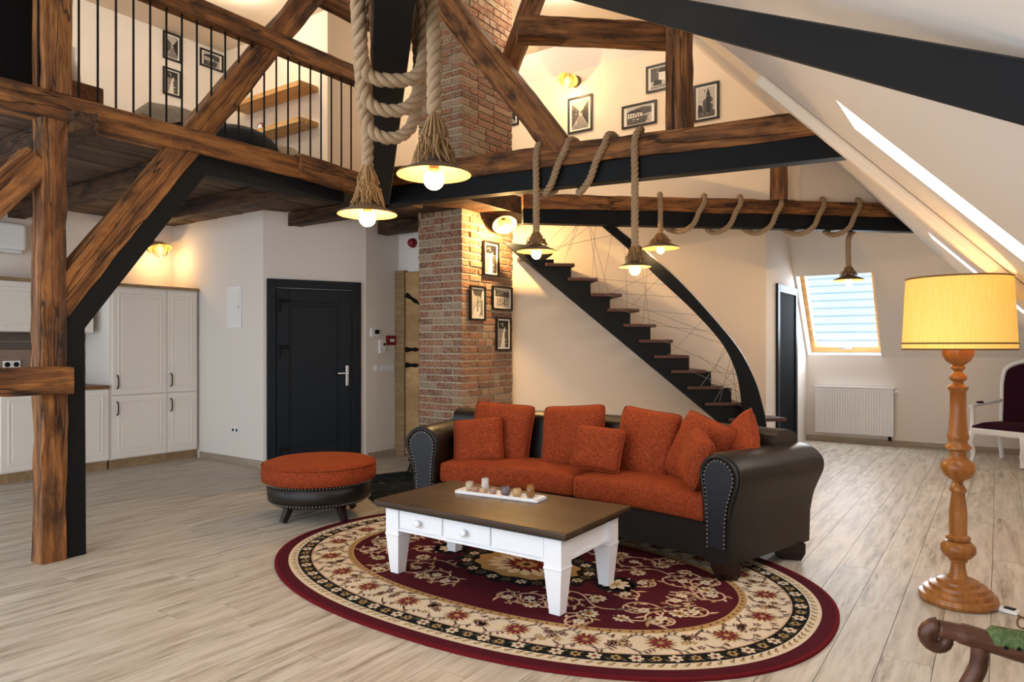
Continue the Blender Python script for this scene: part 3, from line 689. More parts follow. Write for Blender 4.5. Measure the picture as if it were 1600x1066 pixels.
def inside(p, m=.04):
    return (abs(p.x) / (FA - m)) ** 2.25 + (abs(p.y) / (FB - m)) ** 2.25 < 1
for sx in (-1, 1):
    for sy in (-1, 1):
        for (x, y, r, a0, tn, sg) in ((.52, .40, .15, 0, 1.3, 1), (.86, .27, .16, 2, 1.35, -1), (.97, .06, .10, 4, 1.1, 1), (.20, .50, .10, 1, 1.1, -1), (.72, .12, .1, 3, 1.2, 1), (.34, .47, .12, 2, 1.3, 1), (1.02, .32, .12, 5, 1.2, -1), (.70, .56, .10, 1, 1.2, 1), (1.1, .12, .09, 2, 1.1, -1)):
            spiral(V((x * sx, y * sy, 0)), r, (a0 if sx > 0 else PI - a0) * sy, tn, sg * sx * sy)
        for (x, y, r) in ((.68, .46, .055), (1.05, .2, .055), (.38, .52, .05), (.84, .42, .045), (.62, .25, .05), (1.0, .36, .035)):
            c = V((x * sx, y * sy, 0))
            if inside(c): petals('rug_cream', c, r, 9, .45, .3); petals('rug_gold', c, r * .55, 7, .6, 0, .0004); disc('rug_deep_red', c, r * .2, .0009)
        pts = smooth_path([V((.30 * sx, .28 * sy, 0)), V((.5 * sx, .24 * sy, 0)), V((.7 * sx, .36 * sy, 0)), V((.95 * sx, .18 * sy, 0)), V((1.08 * sx, .04 * sy, 0))], 8)
        ribbon('rug_pale_vine', pts, .012, .008)
        for p in pts[::3]: leaf('rug_pale_vine', p, rr.random() * 6, .06, .012)
        c = V((.45 * sx, .13 * sy, 0)); 
for sx in (-1, 1):
    c = V((.60 * sx, 0, 0)); petals('rug_charcoal', c, .13, 12, .5, 0, 0, 1); petals('rug_cream', c, .085, 8, .45, .2, .0004); disc('rug_gold', c, .025, .0009)
bm_m = V((0, 0, 0))
dec('rug_charcoal', [(.47 * math.cos(2 * PI * k / 64) * (1 + .06 * math.cos(16 * PI * k / 64 * 2)), .34 * math.sin(2 * PI * k / 64) * (1 + .06 * math.cos(16 * PI * k / 64 * 2))) for k in range(64)])
for k in range(26):
    a = 2 * PI * k / 26; petals('rug_cream' if k % 2 else 'rug_olive', V((.405 * math.cos(a), .29 * math.sin(a), 0)), .036, 6, .55, a, .0005)
dec('rug_gold', [(.34 * math.cos(2 * PI * k / 64) * (1 + .05 * math.cos(12 * 2 * PI * k / 64)), .235 * math.sin(2 * PI * k / 64) * (1 + .05 * math.cos(12 * 2 * PI * k / 64))) for k in range(64)], .0006)
petals('rug_cream', bm_m, .27, 16, .3, 0, .001, .7); petals('rug_deep_red', bm_m, .14, 12, .4, 0, .0016, .75); petals('rug_gold', bm_m, .08, 8, .5, 0, .0022, .8); disc('rug_charcoal', bm_m, .022, .0028)
DM = {'rug_cream': R_cream, 'rug_gold': R_gold, 'rug_deep_red': R_dred, 'rug_charcoal': R_navy, 'rug_pale_vine': R_pink, 'rug_olive': pile('rug_olive', '5a5140', 0), 'rug_dusk': pile('rug_dusk', '7d5a52', 0)}
for key, bm in DEC.items(): ob('woven_pattern', bm, DM[key], rug, Mr, kind='stuff')
# dark worn rug behind the ottoman
t = NT('worn_dark_rug'); co = t.coords((2, 9, 2)); f = t.noise(co, 3, 8, .7)
M_drug = t.done(t.ramp(f, [(.4, '10151a'), (.58, '1c242a'), (.68, '6f6a5c'), (.8, '222a30')]), .9, 0, .1)
c = [flo(572, 748), flo(652, 723), flo(705, 745), flo(600, 792)]
c = [V((p.x, p.y, .001)) for p in (V((-5.4, 4.75, 0)), V((-5.15, 5.38, 0)), V((-3.95, 4.98, 0)), V((-4.22, 4.08, 0)))]
tag(ob('small_rug', prism(B(), c, (0, 0, .012)), M_drug), 'small dark worn rug between ottoman and chimney', 'rug')

# ================================================================ coffee table
t = thing('coffee_table', 'white coffee table with dark top, drawers and tapered legs', 'table', (-2.345, 3.21, RZ))
TX0, TX1, TY0, TY1, TZ = -3.0, -1.69, 2.85, 3.57, .447
bm = bx((TX0, TY0, TZ - .03), (TX1, TY1, TZ)); ob('tabletop', bm, M_tabletop, t, Matrix(), bev=.008)
ob('top_edge', bx((TX0 + .012, TY0 + .012, TZ - .04), (TX1 - .012, TY1 - .012, TZ - .03)), M_tedge, t)
lx = (TX0 + .105, TX1 - .105); ly = (TY0 + .10, TY1 - .10)
for x in lx:
    for y in ly:
        bm = B(); hs = .05
        lv = [(hs, TZ - .04), (hs, .255)]; lv += [(hs + .003, .25), (hs + .003, .243), (hs, .238), (.031, RZ + .0045)]
        rg = [[bm.verts.new((x + a * s, y + b * s, z)) for a, b in ((-1, -1), (1, -1), (1, 1), (-1, 1))] for s, z in lv]
        for p, q in zip(rg, rg[1:]):
            for k in range(4): bm.faces.new((p[k], p[(k + 1) % 4], q[(k + 1) % 4], q[k]))
        bm.faces.new(rg[0]); bm.faces.new(rg[-1]); ob('leg', bm, M_twhite, t)
zb = .285
for y, s in ((ly[0], -1), (ly[1], 1)):
    ob('apron', bx((lx[0] + .05, y - .012 + s * .02, zb), (lx[1] - .05, y + .012 + s * .02, TZ - .04)), M_twhite, t)
    ob('apron_lip', bx((lx[0] + .05, y + s * .03, zb - .012), (lx[1] - .05, y + s * .045, zb)), M_twhite, t)
for x, s in ((lx[0], -1), (lx[1], 1)):
    ob('apron', bx((x - .012 + s * .02, ly[0] + .05, zb), (x + .012 + s * .02, ly[1] - .05, TZ - .04)), M_twhite, t)
    ob('apron_lip', bx((x + s * .03, ly[0] + .05, zb - .012), (x + s * .042, ly[1] - .05, zb)), M_twhite, t)
w3 = (lx[1] - lx[0] - .1) / 3
for k in range(3):
    a = lx[0] + .05 + k * w3
    d = ob('drawer', bx((a + .006, ly[0] - .045, zb + .008), (a + w3 - .006, ly[0] - .032, TZ - .048)), M_twhite, t, bev=.003)
    if k < 2: ob('knob', lathe(B(), [(.008, 0), (.008, .012), (.02, .02), (.021, .03), (.012, .036)], 16), M_twhite, d, Matrix.Translation((a + w3 / 2, ly[0] - .044, (zb + TZ - .045) / 2)) @ Matrix.Rotation(PI / 2, 4, 'X'), smooth=True)
# tray with candle glasses
tc = V((-2.42, 3.30, TZ)); rz = math.radians(-16)
pa = V((hit(720, 768, tc, UP).x, hit(720, 768, tc, UP).y, TZ)); pb = hit(846, 783, tc, UP); dv = (pb - pa); rz = math.atan2(dv.y, dv.x); tc = (pa + pb) / 2; TL = dv.length
M = Matrix.Translation(tc) @ Matrix.Rotation(rz, 4, 'Z')
t = thing('tray', 'long white ceramic tray on the coffee table', 'tray', tuple(tc), rz)
ob('plate', bx((-TL / 2, -.055, .001), (TL / 2, .055, .008)), M_white, t, M)
for a, b in (((-TL / 2, -.06, .001), (TL / 2, -.05, .018)), ((-TL / 2, .05, .001), (TL / 2, .06, .018)), ((-TL / 2 - .005, -.06, .001), (-TL / 2 + .006, .06, .018)), ((TL / 2 - .006, -.06, .001), (TL / 2 + .005, .06, .018))): ob('rim', bx(a, b), M_white, t, M)
gl = [('clear rounded candle glass at the far end of the tray', -.40, .012, .026, .055, 'c9b9a0'), ('low pinkish ribbed candle glass', -.29, -.014, .024, .035, 'b98a72'), ('tall cut crystal candle glass', -.20, .014, .024, .085, 'd9d5d2'), ('short clear candle glass before the tall one', -.19, -.022, .022, .034, 'd8b48a'), ('small pale rose candle glass', -.07, -.016, .024, .038, 'b08a80'), ('purple grey candle glass cup', .07, .0, .031, .052, '6d6472'), ('frosted candle glass with amber base', .22, -.01, .028, .05, 'c8a878'), ('tall amber patterned candle glass', .36, .012, .026, .075, '9a6a34')]
for k, (lab, u, v, r, h, c_) in enumerate(gl):
    p = M @ V((u * TL, v, .0085)); t = thing('candle_glass', lab, 'candle glass', tuple(p), group='candle glasses on the tray')
    ob('glass', lathe(B(), [(r * .7, 0), (r * .95, h * .2), (r, h * .5), (r * .9, h), (r * .84, h), (r * .93, h * .5), (r * .85, h * .2), (r * .6, h * .08)], 20), thin_glass('tinted_glass', c_, .55), t, Matrix.Translation(p), smooth=True)
    ob('candle', lathe(B(), [(r * .55, h * .1), (r * .55, h * .3)], 14), plain('amber_wax', 'd08a3c', .5), t, Matrix.Translation(p))

# ================================================================ sofa
SX0, SX1 = -3.46, -1.38            # inner faces of the arms
SY0, SY1 = 4.02, 4.90
XM, RS = -2.42, 4.0
def bend(p):
    th = (p.x - XM) / RS; r_ = RS + p.y - SY0; return V((XM + r_ * math.sin(th), SY0 - RS + r_ * math.cos(th), p.z))
BEND[0] = bend
t = thing('sofa', 'black leather sofa with rolled arms and rust orange seat', 'sofa', (-2.4, 4.3, 0))
prof = [(0, .11), (0, .30), (-.012, .48), (-.03, .58), (-.02, .66), (.03, .715), (.10, .735), (.18, .715), (.235, .655), (.24, .585), (.215, .51), (.185, .42), (.165, .30), (.16, .11)]
def arm(side, xi):
    f = lambda a, y, z: V((xi + side * a, y, z))
    P2 = [V((a, z, 0)) for a, z in prof[:1]] + smooth_path([V((a, z, 0)) for a, z in prof[1:-1]], 4) + [V((prof[-1][0], prof[-1][1], 0))]
    bm = B(); rings = []
    for y, g in ((SY0 + .012, .94), (SY0, .9)): pass
    secs = [(SY0 + .02, 1.0), (SY0 + .06, 1.03), (SY0 + .3, 1.0), (SY1 - .1, 1.0), (SY1, .97)]
    cx_, cz_ = .09, .5
    for y, g in secs: rings.append([bm.verts.new(f(cx_ + (p.x - cx_) * g, y, cz_ + (p.y - cz_) * g if p.y > .15 else p.y)) for p in P2])
    m = len(P2)
    for a, b in zip(rings, rings[1:]):
        for k in range(m): bm.faces.new((a[k], a[(k + 1) % m], b[(k + 1) % m], b[k]))
    bm.faces.new(rings[0]); bm.faces.new(rings[-1])
    ar = ob('arm', bm, M_leather, t, smooth=True)
    e = ar.modifiers.new('edge', 'EDGE_SPLIT'); e.split_angle = math.radians(50)
    ins = [V((cx_ + (p.x - cx_) * .70, cz_ + (p.y - cz_) * .80 + .01, 0)) for p in P2]
    ins = [V((q.x, max(q.y, .13), 0)) for q in ins]
    ob('front_panel', prism(B(), [f(q.x, SY0 + .021, q.y) for q in ins], (0, -.014, 0)), M_panel, ar)
    bm = B(); path = [f(q.x, SY0 + .006, q.y) for q in ins]; acc = 0
    for p, q in zip(path, path[1:]):
        L_ = (q - p).length; s = (.024 - acc) % .024
        while s < L_:
            bmesh.ops.create_icosphere(bm, subdivisions=1, radius=.0062, matrix=Matrix.Translation(p + (q - p) * (s / L_))); s += .024
        acc = (acc + L_) % .024
    ob('nailhead_trim', bm, M_stud, ar, kind='stuff')
    bm = tube(B(), smooth_path([f(cx_ + (p.x - cx_) * .86, SY0 + .016, cz_ + (p.y - cz_) * .91 + .004) for p in P2[1:-1:3]], 4), .012, 6); ob('piping', bm, M_leather, ar, smooth=True)
    for y, fz_ in ((SY0 + .10, RZ + .0045), (SY1 - .10, .001)): ob('foot', lathe(B(), [(.075, fz_), (.098, .05), (.10, .112)], 4, (xi + side * .085, y, 0)), M_legwood, t)
arm(1, SX1); arm(-1, SX0)
bm = B(); rg = [[bm.verts.new((SX0 + (SX1 - SX0) * k / 16, y, z)) for y, z in ((SY0 + .06, .11), (SY0 + .06, .315), (SY1, .315), (SY1, .11))] for k in range(17)]
for a, b in zip(rg, rg[1:]):
    for k in range(4): bm.faces.new((a[k], a[(k + 1) % 4], b[(k + 1) % 4], b[k]))
bm.faces.new(rg[0]); bm.faces.new(rg[-1]); ob('base', bm, M_leather, t)
bp = smooth_path([V((0, 4.55, .30)), V((0, 4.59, .60)), V((0, 4.61, .76)), V((0, 4.67, .81)), V((0, 4.77, .82)), V((0, 4.87, .78)), V((0, 4.89, .68)), V((0, 4.89, .3)), V((0, 4.89, .12))], 4)
bm = B(); rings = [[bm.verts.new((x, p.y, p.z)) for p in bp + [V((0, 4.55, .12))]] for x in [SX0 - .1 + (SX1 - SX0 + .2) * k / 14 for k in range(15)]]
for a, b in zip(rings, rings[1:]):
    for k in range(len(a)): bm.faces.new((a[k], a[(k + 1) % len(a)], b[(k + 1) % len(a)], b[k]))
bm.faces.new(rings[0]); bm.faces.new(rings[-1]); ob('backrest', bm, M_leather, t, smooth=True).modifiers.new('edge', 'EDGE_SPLIT')
def slab(name, x0, x1, y0, y1, z0, z1, mat, par, bulge=.02):
    bm = B(); N = 12; g = {}
    for s in (0, 1):
        for i in range(N + 1):
            for j in range(N + 1):
                u, v = i / N * 2 - 1, j / N * 2 - 1; k = (1 - abs(u) ** 4) * (1 - abs(v) ** 4)
                z = (z1 + bulge * k + random.uniform(-.002, .002)) if s else z0
                g[s, i, j] = bm.verts.new(((x0 + x1) / 2 + u * (x1 - x0) / 2, (y0 + y1) / 2 + v * (y1 - y0) / 2, z))
    for s in (0, 1):
        for i in range(N):
            for j in range(N): bm.faces.new((g[s, i, j], g[s, i + 1, j], g[s, i + 1, j + 1], g[s, i, j + 1]))
    for i in range(N):
        for a, b in (((i, 0), (i + 1, 0)), ((i, N), (i + 1, N)), ((0, i), (0, i + 1)), ((N, i), (N, i + 1))): bm.faces.new((g[0, *a], g[0, *b], g[1, *b], g[1, *a]))
    return ob(name, bm, mat, par, bev=.028, smooth=True)
for x0, x1, y0 in ((SX0 + .015, -2.365, SY0 + .055), (-2.355, SX1 - .015, SY0 + .03)): slab('seat_cushion', x0, x1, y0, 4.58, .318, .465, M_orange, t)
BEND[0] = None
def pillow(lab, c, w_, h_, th, face, lean, roll=0, grp='cushions on the sofa', seed=0):
    # face: heading the front looks at (0 = toward -Y), lean: tilt back
    M = Matrix.Translation(V(c)) @ Matrix.Rotation(face, 4, 'Z') @ Matrix.Rotation(-lean, 4, 'X') @ Matrix.Rotation(roll, 4, 'Y')
    rp = random.Random(seed); bm = B(); N = 18; g = {}
    k1, k2, k3 = rp.uniform(2, 4), rp.uniform(2, 4), rp.random() * 6
    for s in (-1, 1):
        for i in range(N + 1):
            for j in range(N + 1):
                if s == 1 and (i in (0, N) or j in (0, N)): g[s, i, j] = g[-1, i, j]; continue
                u, v = i / N * 2 - 1, j / N * 2 - 1
                rc = 1 - .07 * (u * v) ** 6; x = u * w_ / 2 * (1 - .05 * (1 - v * v)) * rc; z = v * h_ / 2 * (1 - .05 * (1 - u * u)) * rc
                y = s * th / 2 * (max(0, (1 - u ** 4) * (1 - v ** 4))) ** .55 * (1 + .09 * math.sin(k1 * u + k3) * math.cos(k2 * v))
                ed = max(abs(u), abs(v)); y += .006 * math.sin(14 * (u - v)) * ed ** 4 * (1 - ed ** 8)
                g[s, i, j] = bm.verts.new((x, y, z))
    for s in (-1, 1):
        for i in range(N):
            for j in range(N): bm.faces.new((g[s, i, j], g[s, i + 1, j], g[s, i + 1, j + 1], g[s, i, j + 1]))
    p = thing('cushion', lab, 'cushion', tuple(c), group=grp)
    ob('cover', bm, M_orange, p, M, smooth=True)
    q = []
    for a, b in (((0, 0), (N, 0)), ((N, 0), (N, N)), ((N, N), (0, N)), ((0, N), (0, 0))):
        for k in range(N):
            i = a[0] + (b[0] - a[0]) * k / N; j = a[1] + (b[1] - a[1]) * k / N; u, v = i / N * 2 - 1, j / N * 2 - 1
            rc = 1 - .07 * (u * v) ** 6; q.append(V((u * w_ / 2 * (1 - .05 * (1 - v * v)) * rc, 0, v * h_ / 2 * (1 - .05 * (1 - u * u)) * rc)))
    q.append(q[0]); ob('seam', tube(B(), q, .005, 5), M_orange, p, M, smooth=True)
def psofa(px, py, y): return hit(px, py, (0, y, 0), (0, 1, 0))
R_ = math.radians
pillow('large rust cushion against the backrest beside the chimney', psofa(783, 678, 4.42), .54, .50, .17, R_(10), R_(14), R_(3), seed=1)
pillow('large rust cushion against the backrest left of the small middle cushion', psofa(895, 683, 4.47), .52, .49, .17, R_(3), R_(17), R_(-5), seed=2)
pillow('large rust cushion against the backrest right of the small middle cushion', psofa(1008, 694, 4.47), .47, .50, .17, R_(-2), R_(17), R_(6), seed=3)
pillow('large rust cushion slouched in the corner behind two others', psofa(1092, 706, 4.38), .46, .47, .16, R_(-22), R_(20), R_(14), seed=4)
pillow('large rust cushion leaning on the arm with one corner up', psofa(1150, 706, 4.42), .45, .45, .16, R_(-52), R_(22), R_(38), seed=5)
pillow('small rust cushion in front by the arm near the ottoman', psofa(747, 689, 4.21), .40, .36, .14, R_(22), R_(20), R_(-7), seed=6)
pillow('small rust cushion in front at the middle of the sofa', psofa(934, 701, 4.24), .37, .31, .13, R_(5), R_(20), R_(3), seed=7)
pillow('small crumpled rust cushion standing by the arm near the floor lamp', psofa(1088, 716, 4.11), .30, .33, .15, R_(-50), R_(16), R_(14), seed=8)

# ================================================================ ottoman
oc = V((-4.39, 3.60, 0)); t = thing('ottoman', 'round ottoman with rust orange top and black studded base', 'ottoman', tuple(oc)); Mo = Matrix.Translation(oc)
ob('base', lathe(B(), [(.36, .135), (.385, .15), (.395, .2), (.40, .30)], 48), M_leather, t, Mo, smooth=True)
cu = ob('seat_cushion', lathe(B(), [(.41, .30), (.435, .31), (.44, .36), (.437, .41), (.425, .435), (.38, .452), (.2, .466), (0, .47)], 48, cap=False), M_orange, t, Mo, smooth=True)
ob('piping', tube(B(), [(.435 * math.cos(a * PI / 24), .435 * math.sin(a * PI / 24), .428) for a in range(49)], .006, 6), M_orange, cu, Mo, smooth=True)
for z, r in ((.292, .402), (.158, .391)):
    bm = B()
    for k in range(100): bmesh.ops.create_icosphere(bm, subdivisions=1, radius=.0055, matrix=Matrix.Translation((r * math.cos(k * PI / 50), r * math.sin(k * PI / 50), z)))
    ob('nailhead_trim', bm, M_stud, t, Mo, kind='stuff')
for k in range(4):
    a = YAW + R_(-40) + k * PI / 2; d = V((math.cos(a), math.sin(a), 0)); q = [d * .27 + UP * .14, d * .29 + UP * .08, d * .325 + UP * .012]
    ob('leg', tube(B(), q, [.045, .035, .028], 4), M_legwood, t, Mo)

# ================================================================ floor lamp
lc = flo(1497, 940); lc.z = 0
lp = thing('floor_lamp', 'tall turned pine floor lamp with yellow drum shade', 'lamp', tuple(lc)); Ml = Matrix.Translation(lc); lz = lc.dot(FW); s_ = lz / FPX
def zl(y): return CAMH + (HZ - y) * s_
ob('base', lathe(B(), [(.175, .003), (.183, .02), (.178, .042), (.160, .047), (.157, .068), (.135, .074), (.131, .092), (.10, .1), (.095, .115), (.06, .128)], 48), M_pine, lp, Ml, smooth=True).modifiers.new('edge', 'EDGE_SPLIT')
pr = [(22, 915), (20, 908), (12, 897), (10, 885), (10, 878), (13, 876), (13, 873), (18, 870), (24, 862), (24, 853), (18, 846), (13, 845), (17, 842), (17, 838), (12, 835), (12.5, 800), (9, 770), (11, 768), (12, 765), (9, 760), (6, 755), (9, 750), (19, 744), (24, 733), (23, 724), (14, 716), (11, 712), (12, 704), (18, 701), (18, 697), (14, 694), (13, 689), (15, 684), (15, 680), (13, 676), (11, 640), (11, 612), (14, 608), (14, 604), (8, 600), (7, 597), (12, 593), (12, 588), (7, 583), (6, 580), (10, 576), (10, 573), (8, 571), (17, 564), (21, 556), (22, 549), (22, 546), (8, 545)]
ob('turned_stem', lathe(B(), [(a * s_, zl(b)) for a, b in [(22, 922)] + pr], 32), M_pine, lp, Ml, smooth=True).modifiers.new('edge', 'EDGE_SPLIT').split_angle = math.radians(55)
R0, R1, z0, z1 = 83 * s_, 77 * s_, zl(547), zl(434)
R0 *= .93; R1 *= .93
sh = ob('lamp_shade', lathe(B(), [(R0, z0), (R1, z1), (R1 - .004, z1), (R0 - .004, z0), (R0, z0)], 64, cap=False), M_lshade, lp, Ml, smooth=True)
for z, r in ((z0 + .035, R0 + .0005), (z0 + .004, R0 + .001), (z1 - .004, R1 + .001)): ob('braid', lathe(B(), [(r, z - .004), (r + .002, z), (r, z + .004)], 64, cap=False), M_trim, sh, Ml)
ob('bulb', lathe(B(), [(.012, 0), (.03, .05), (.035, .08), (.02, .11), (.002, .12)], 16, (0, 0, zl(540))), M_bulb, lp, Ml, smooth=True)
def lamp(name, loc, w_, col=(1, .72, .38), r=.03):
    l = bpy.data.lights.new(name, 'POINT'); l.energy = w_; l.color = col; l.shadow_soft_size = r; o = bpy.data.objects.new(name, l); COL.objects.link(o); o.location = loc; return o
lamp('floor_lamp_light', lc + UP * (zl(500)), 4)
cp = [lc + V((.2, .0, .01))] + [flo(x, y) + UP * .008 for x, y in ((1563, 953), (1572, 957))]
sw = thing('cord_switch', 'white cord switch with black rocker beside the floor lamp foot', 'switch', tuple(flo(1575, 958)))
Ms = Matrix.Translation(flo(1576, 958)) @ Matrix.Rotation(R_(-20), 4, 'Z')
ob('housing', bx((-.045, -.022, .001), (.045, .022, .022)), M_whitepl, sw, Ms, bev=.005); ob('rocker', bx((-.018, -.016, .022), (.028, .016, .027)), M_black, sw, Ms)
q = smooth_path([flo(x, y) + UP * .005 for x, y in ((1586, 962), (1596, 966), (1606, 972), (1600, 984), (1590, 978), (1596, 966), (1640, 985))], 6)
tag(ob('lamp_cord', tube(B(), q, .004, 6), M_trim), 'thin brown lamp cord curling on the floor', 'cord')
# ================================================================ ropes and rope lamps
def rope_obj(name, lab, path, r=.027, pitch=.13):
    pts = [V(p) for p in path]
    dist = [0]
    for a, b in zip(pts, pts[1:]): dist.append(dist[-1] + (b - a).length)
    # resample
    N = int(dist[-1] / .016); q = []; j = 0
    for i in range(N + 1):
        s = dist[-1] * i / N
        while j < len(pts) - 2 and dist[j + 1] < s: j += 1
        q.append(pts[j].lerp(pts[j + 1], (s - dist[j]) / max(1e-6, dist[j + 1] - dist[j])))
    t = thing(name, lab, 'rope', tuple(q[0]))
    tn = (q[1] - q[0]).normalized(); a = tn.orthogonal().normalized(); fr = []
    for i in range(len(q)):
        t2 = (q[min(i + 1, N)] - q[max(i - 1, 0)]).normalized(); a = (a - t2 * a.dot(t2)).normalized(); fr.append((a.copy(), t2.cross(a)))
    for k in range(3):
        st = []
        for i, p in enumerate(q):
            ph = 2 * PI * (k / 3 + (dist[-1] * i / N) / pitch); st.append(p + (fr[i][0] * math.cos(ph) + fr[i][1] * math.sin(ph)) * r * .52)
        ob('strand', tube(B(), st, r * .56, 7), M_rope_s, t, smooth=True)
    return t
def pendant(lab, c, R, top, watts, tl=.17):
    # c: centre of the shade rim; top: where the rope ends
    c = V(c); t = thing('rope_lamp', lab, 'pendant lamp', tuple(c), group='rope pendant lamps'); M = Matrix.Translation(c)
    h = R * .34
    ob('shade', lathe(B(), [(R, 0), (R * .97, R * .05), (R * .5, h * .75), (R * .3, h), (R * .12, h * 1.15)], 40, cap=False), M_shade_o, t, M, smooth=True)
    ob('shade_lining', lathe(B(), [(R, -.002), (R * .96, R * .045 - .004), (R * .49, h * .73 - .004), (R * .2, h - .004), (.001, h)], 40, cap=False), M_shade_i, t, M, smooth=True)
    ob('socket', lathe(B(), [(.02, h * .2), (.022, h + .03)], 16), M_shade_o, t, M)
    br = .042
    bb = ob('bulb', lathe(B(), [(.012, h * .2 + .02)] + [(br * math.sin(a * PI / 12) , h * .2 - br - .0 + br * math.cos(a * PI / 12) + .012) for a in range(3, 13)], 24), M_bglass, t, M, smooth=True)
    zc_ = h * .2 - br + .012
    ob('filament', lathe(B(), [(.004, -.018), (.007, 0), (.004, .018)], 8, (0, 0, zc_)), M_filament, bb, M)
    bm = B(); rt = random.Random(int(abs(c.x) * 1000)); T = V(top) - c
    tl = max(.08, T.z - h * .6)
    for k in range(130):
        a = rt.random() * 2 * PI; d = V((math.cos(a), math.sin(a), 0)); r1 = R * rt.uniform(.3, .62); zb_ = h * (1.0 - .9 * (r1 / R - .3) / .5) + .006 + rt.uniform(0, .03)
        ks = V((rt.uniform(-.022, .022), rt.uniform(-.022, .022), rt.uniform(-.02, .02)))
        tube(bm, [V((T.x, T.y, T.z + .02)) + d * .012, V((T.x, T.y, 0)) * .6 + d * (.018 + r1 * .18) + UP * (T.z - tl * .35) + ks, d * r1 * .68 + UP * (zb_ + tl * .28) - ks, d * r1 + UP * zb_], [.004, .004, .0035, .002], 4)
    ob('frayed_tassel', bm, M_jute, t, M, kind='stuff')
    lamp('rope_lamp_light', c + UP * (zc_ - .026), watts, (1, .66, .30), .006); return t
# rope on the dragon beam
D1 = (V((-.72, .80, 0)) - J).normalized(); DN = V((D1.y, -D1.x, 0))          # DN points to the left of the lens
if DN.dot(RT) > 0: DN = -DN
def axp(px, py, z): return hit(px, py, (0, 0, z), (0, 0, 1))
l1 = at(574, 335, 3.45); l2 = at(678, 273, 2.78)
s0 = (axp(630, 118, 2.6) - J).dot(D1)
def dp(s, side, z): return J + D1 * s + DN * side * .135 + UP * z
lt1 = l1 + UP * .24; lt2 = l2 + UP * .24
sA = (V((l1.x, l1.y, 0)) - J).dot(D1)
path = [lt1, V((l1.x, l1.y, 2.55))]
for k in range(3):
    s = s0 - .22 + .17 * k
    path += [dp(s, 1.0, 2.68), dp(s + .01, 1.02, 2.86), dp(s + .03, .6, 2.985), dp(s + .04, -.6, 2.985), dp(s + .06, -1.0, 2.86), dp(s + .07, -1.05, 2.64), dp(s + .08, -.8, 2.47 + .055 * (k - 1)), dp(s + .085, 0, 2.42 + .075 * (k - 1)), dp(s + .09, .8, 2.47 + .055 * (k - 1))]
s = s0 + .34
path += [dp(s, 1.0, 2.68), dp(s + .02, 1.02, 2.86), dp(s + .04, .6, 2.985), dp(s + .05, -.6, 2.985), dp(s + .06, -1.05, 2.87), V((l2.x, l2.y, 2.62)), lt2]
rope_obj('rope', 'thick jute rope looped three times round the diagonal beam', smooth_path(path, 6), .03, .14)
pendant('rope pendant lamp with wide shade hanging left of the diagonal beam', l1, 46 * 3.45 / FPX, lt1, 9)
pendant('largest rope pendant lamp hanging right of the diagonal beam before the chimney', l2, 58 * 2.78 / FPX, lt2, 7)
# ropes wound on the cross beam and on the stair beam
def on_beam(P, d, px):
    n = V((-d.y, d.x, 0)); h_ = hit(px, 300, P, n); return (h_ - P).dot(d)
def wound(name, lab, P, d, starts, la, lb, zt, zb, hw, r=.028):
    n = V((d.y, -d.x, 0))
    if n.dot(FW) > 0: n = -n                                                     # n to the camera
    bp = lambda s, side, z: P + d * s + n * side * hw + UP * z
    sa = (V((la.x, la.y, 0)) - P).dot(d); path = [la + UP * .15, bp(sa, 1.08, zb + .05), bp(sa, 1.1, zt - .08), bp(sa + .01, .6, zt + .028), bp(sa + .04, -.6, zt + .028), bp(sa + .07, -1.12, zt - .1), bp(sa + .1, -1.12, zb + .03)]
    for s in starts:
        path += [bp(s - .24, -.7, zb - .032), bp(s - .17, .5, zb - .036), bp(s - .09, 1.15, zb + .03), bp(s - .035, 1.2, (zt + zb) / 2), bp(s + .025, 1.1, zt - .05), bp(s + .04, .6, zt + .028), bp(s + .07, -.6, zt + .028), bp(s + .1, -1.12, zt - .1), bp(s + .11, -1.12, zb + .05)]
    sb = (V((lb.x, lb.y, 0)) - P).dot(d); side = (V((lb.x, lb.y, 0)) - P).dot(n) / hw
    if side > .5: path += [bp(sb - .09, -.6, zb - .03), bp(sb - .05, .5, zb - .034)] if False else [bp(sb, -.6, zt + .03), bp(sb + .02, .6, zt + .028), bp(sb, 1.12, zt - .06), bp(sb, 1.08, zb)]
    else: path += [bp(sb, -1.0, zb - .06)]
    path += [lb + UP * .15]
    return rope_obj(name, lab, smooth_path(path, 6), r, .12)
nb = V((dd.y, -dd.x, 0))
def under(P, d, px, py, side, hw):
    n = V((d.y, -d.x, 0))
    if n.dot(FW) > 0: n = -n
    return hit(px, py, P + n * side * hw, n)
l3 = under(J, dd, 838, 393, 1.08, .085); l4 = under(J, dd, 992, 417, 1.08, .085)
wound('rope', 'jute rope wound two turns round the cross beam', J, dd, [on_beam(J, dd, 886), on_beam(J, dd, 946)], l3, l4, 2.94, 2.61, .085)
z3 = (l3 - CAM).dot(FW); z4 = (l4 - CAM).dot(FW)
pendant('rope pendant lamp hanging from the cross beam beside the chimney', l3, 31 * z3 / FPX, l3 + UP * .15, 6)
pendant('rope pendant lamp on the longest rope below the cross beam', l4, 25 * z4 / FPX, l4 + UP * .15, 6)
l5 = under(B2a, B2d, 1032, 388, 1.1, .08); l6 = under(B2a, B2d, 1326, 438, -1.0, .08)
wound('rope', 'long jute rope wound along the stair beam', B2a, B2d, [on_beam(B2a, B2d, x) for x in (1092, 1148, 1211, 1277, 1332)], l5, l6, 2.90, 2.60, .078)
z5 = (l5 - CAM).dot(FW); z6 = (l6 - CAM).dot(FW)
pendant('rope pendant lamp hanging from the stair beam before the curved steel band', l5, 29 * z5 / FPX, l5 + UP * .15, 6)
pendant('small rope pendant lamp hanging before the roof window', l6, 23 * z6 / FPX, l6 + UP * .15, 6)

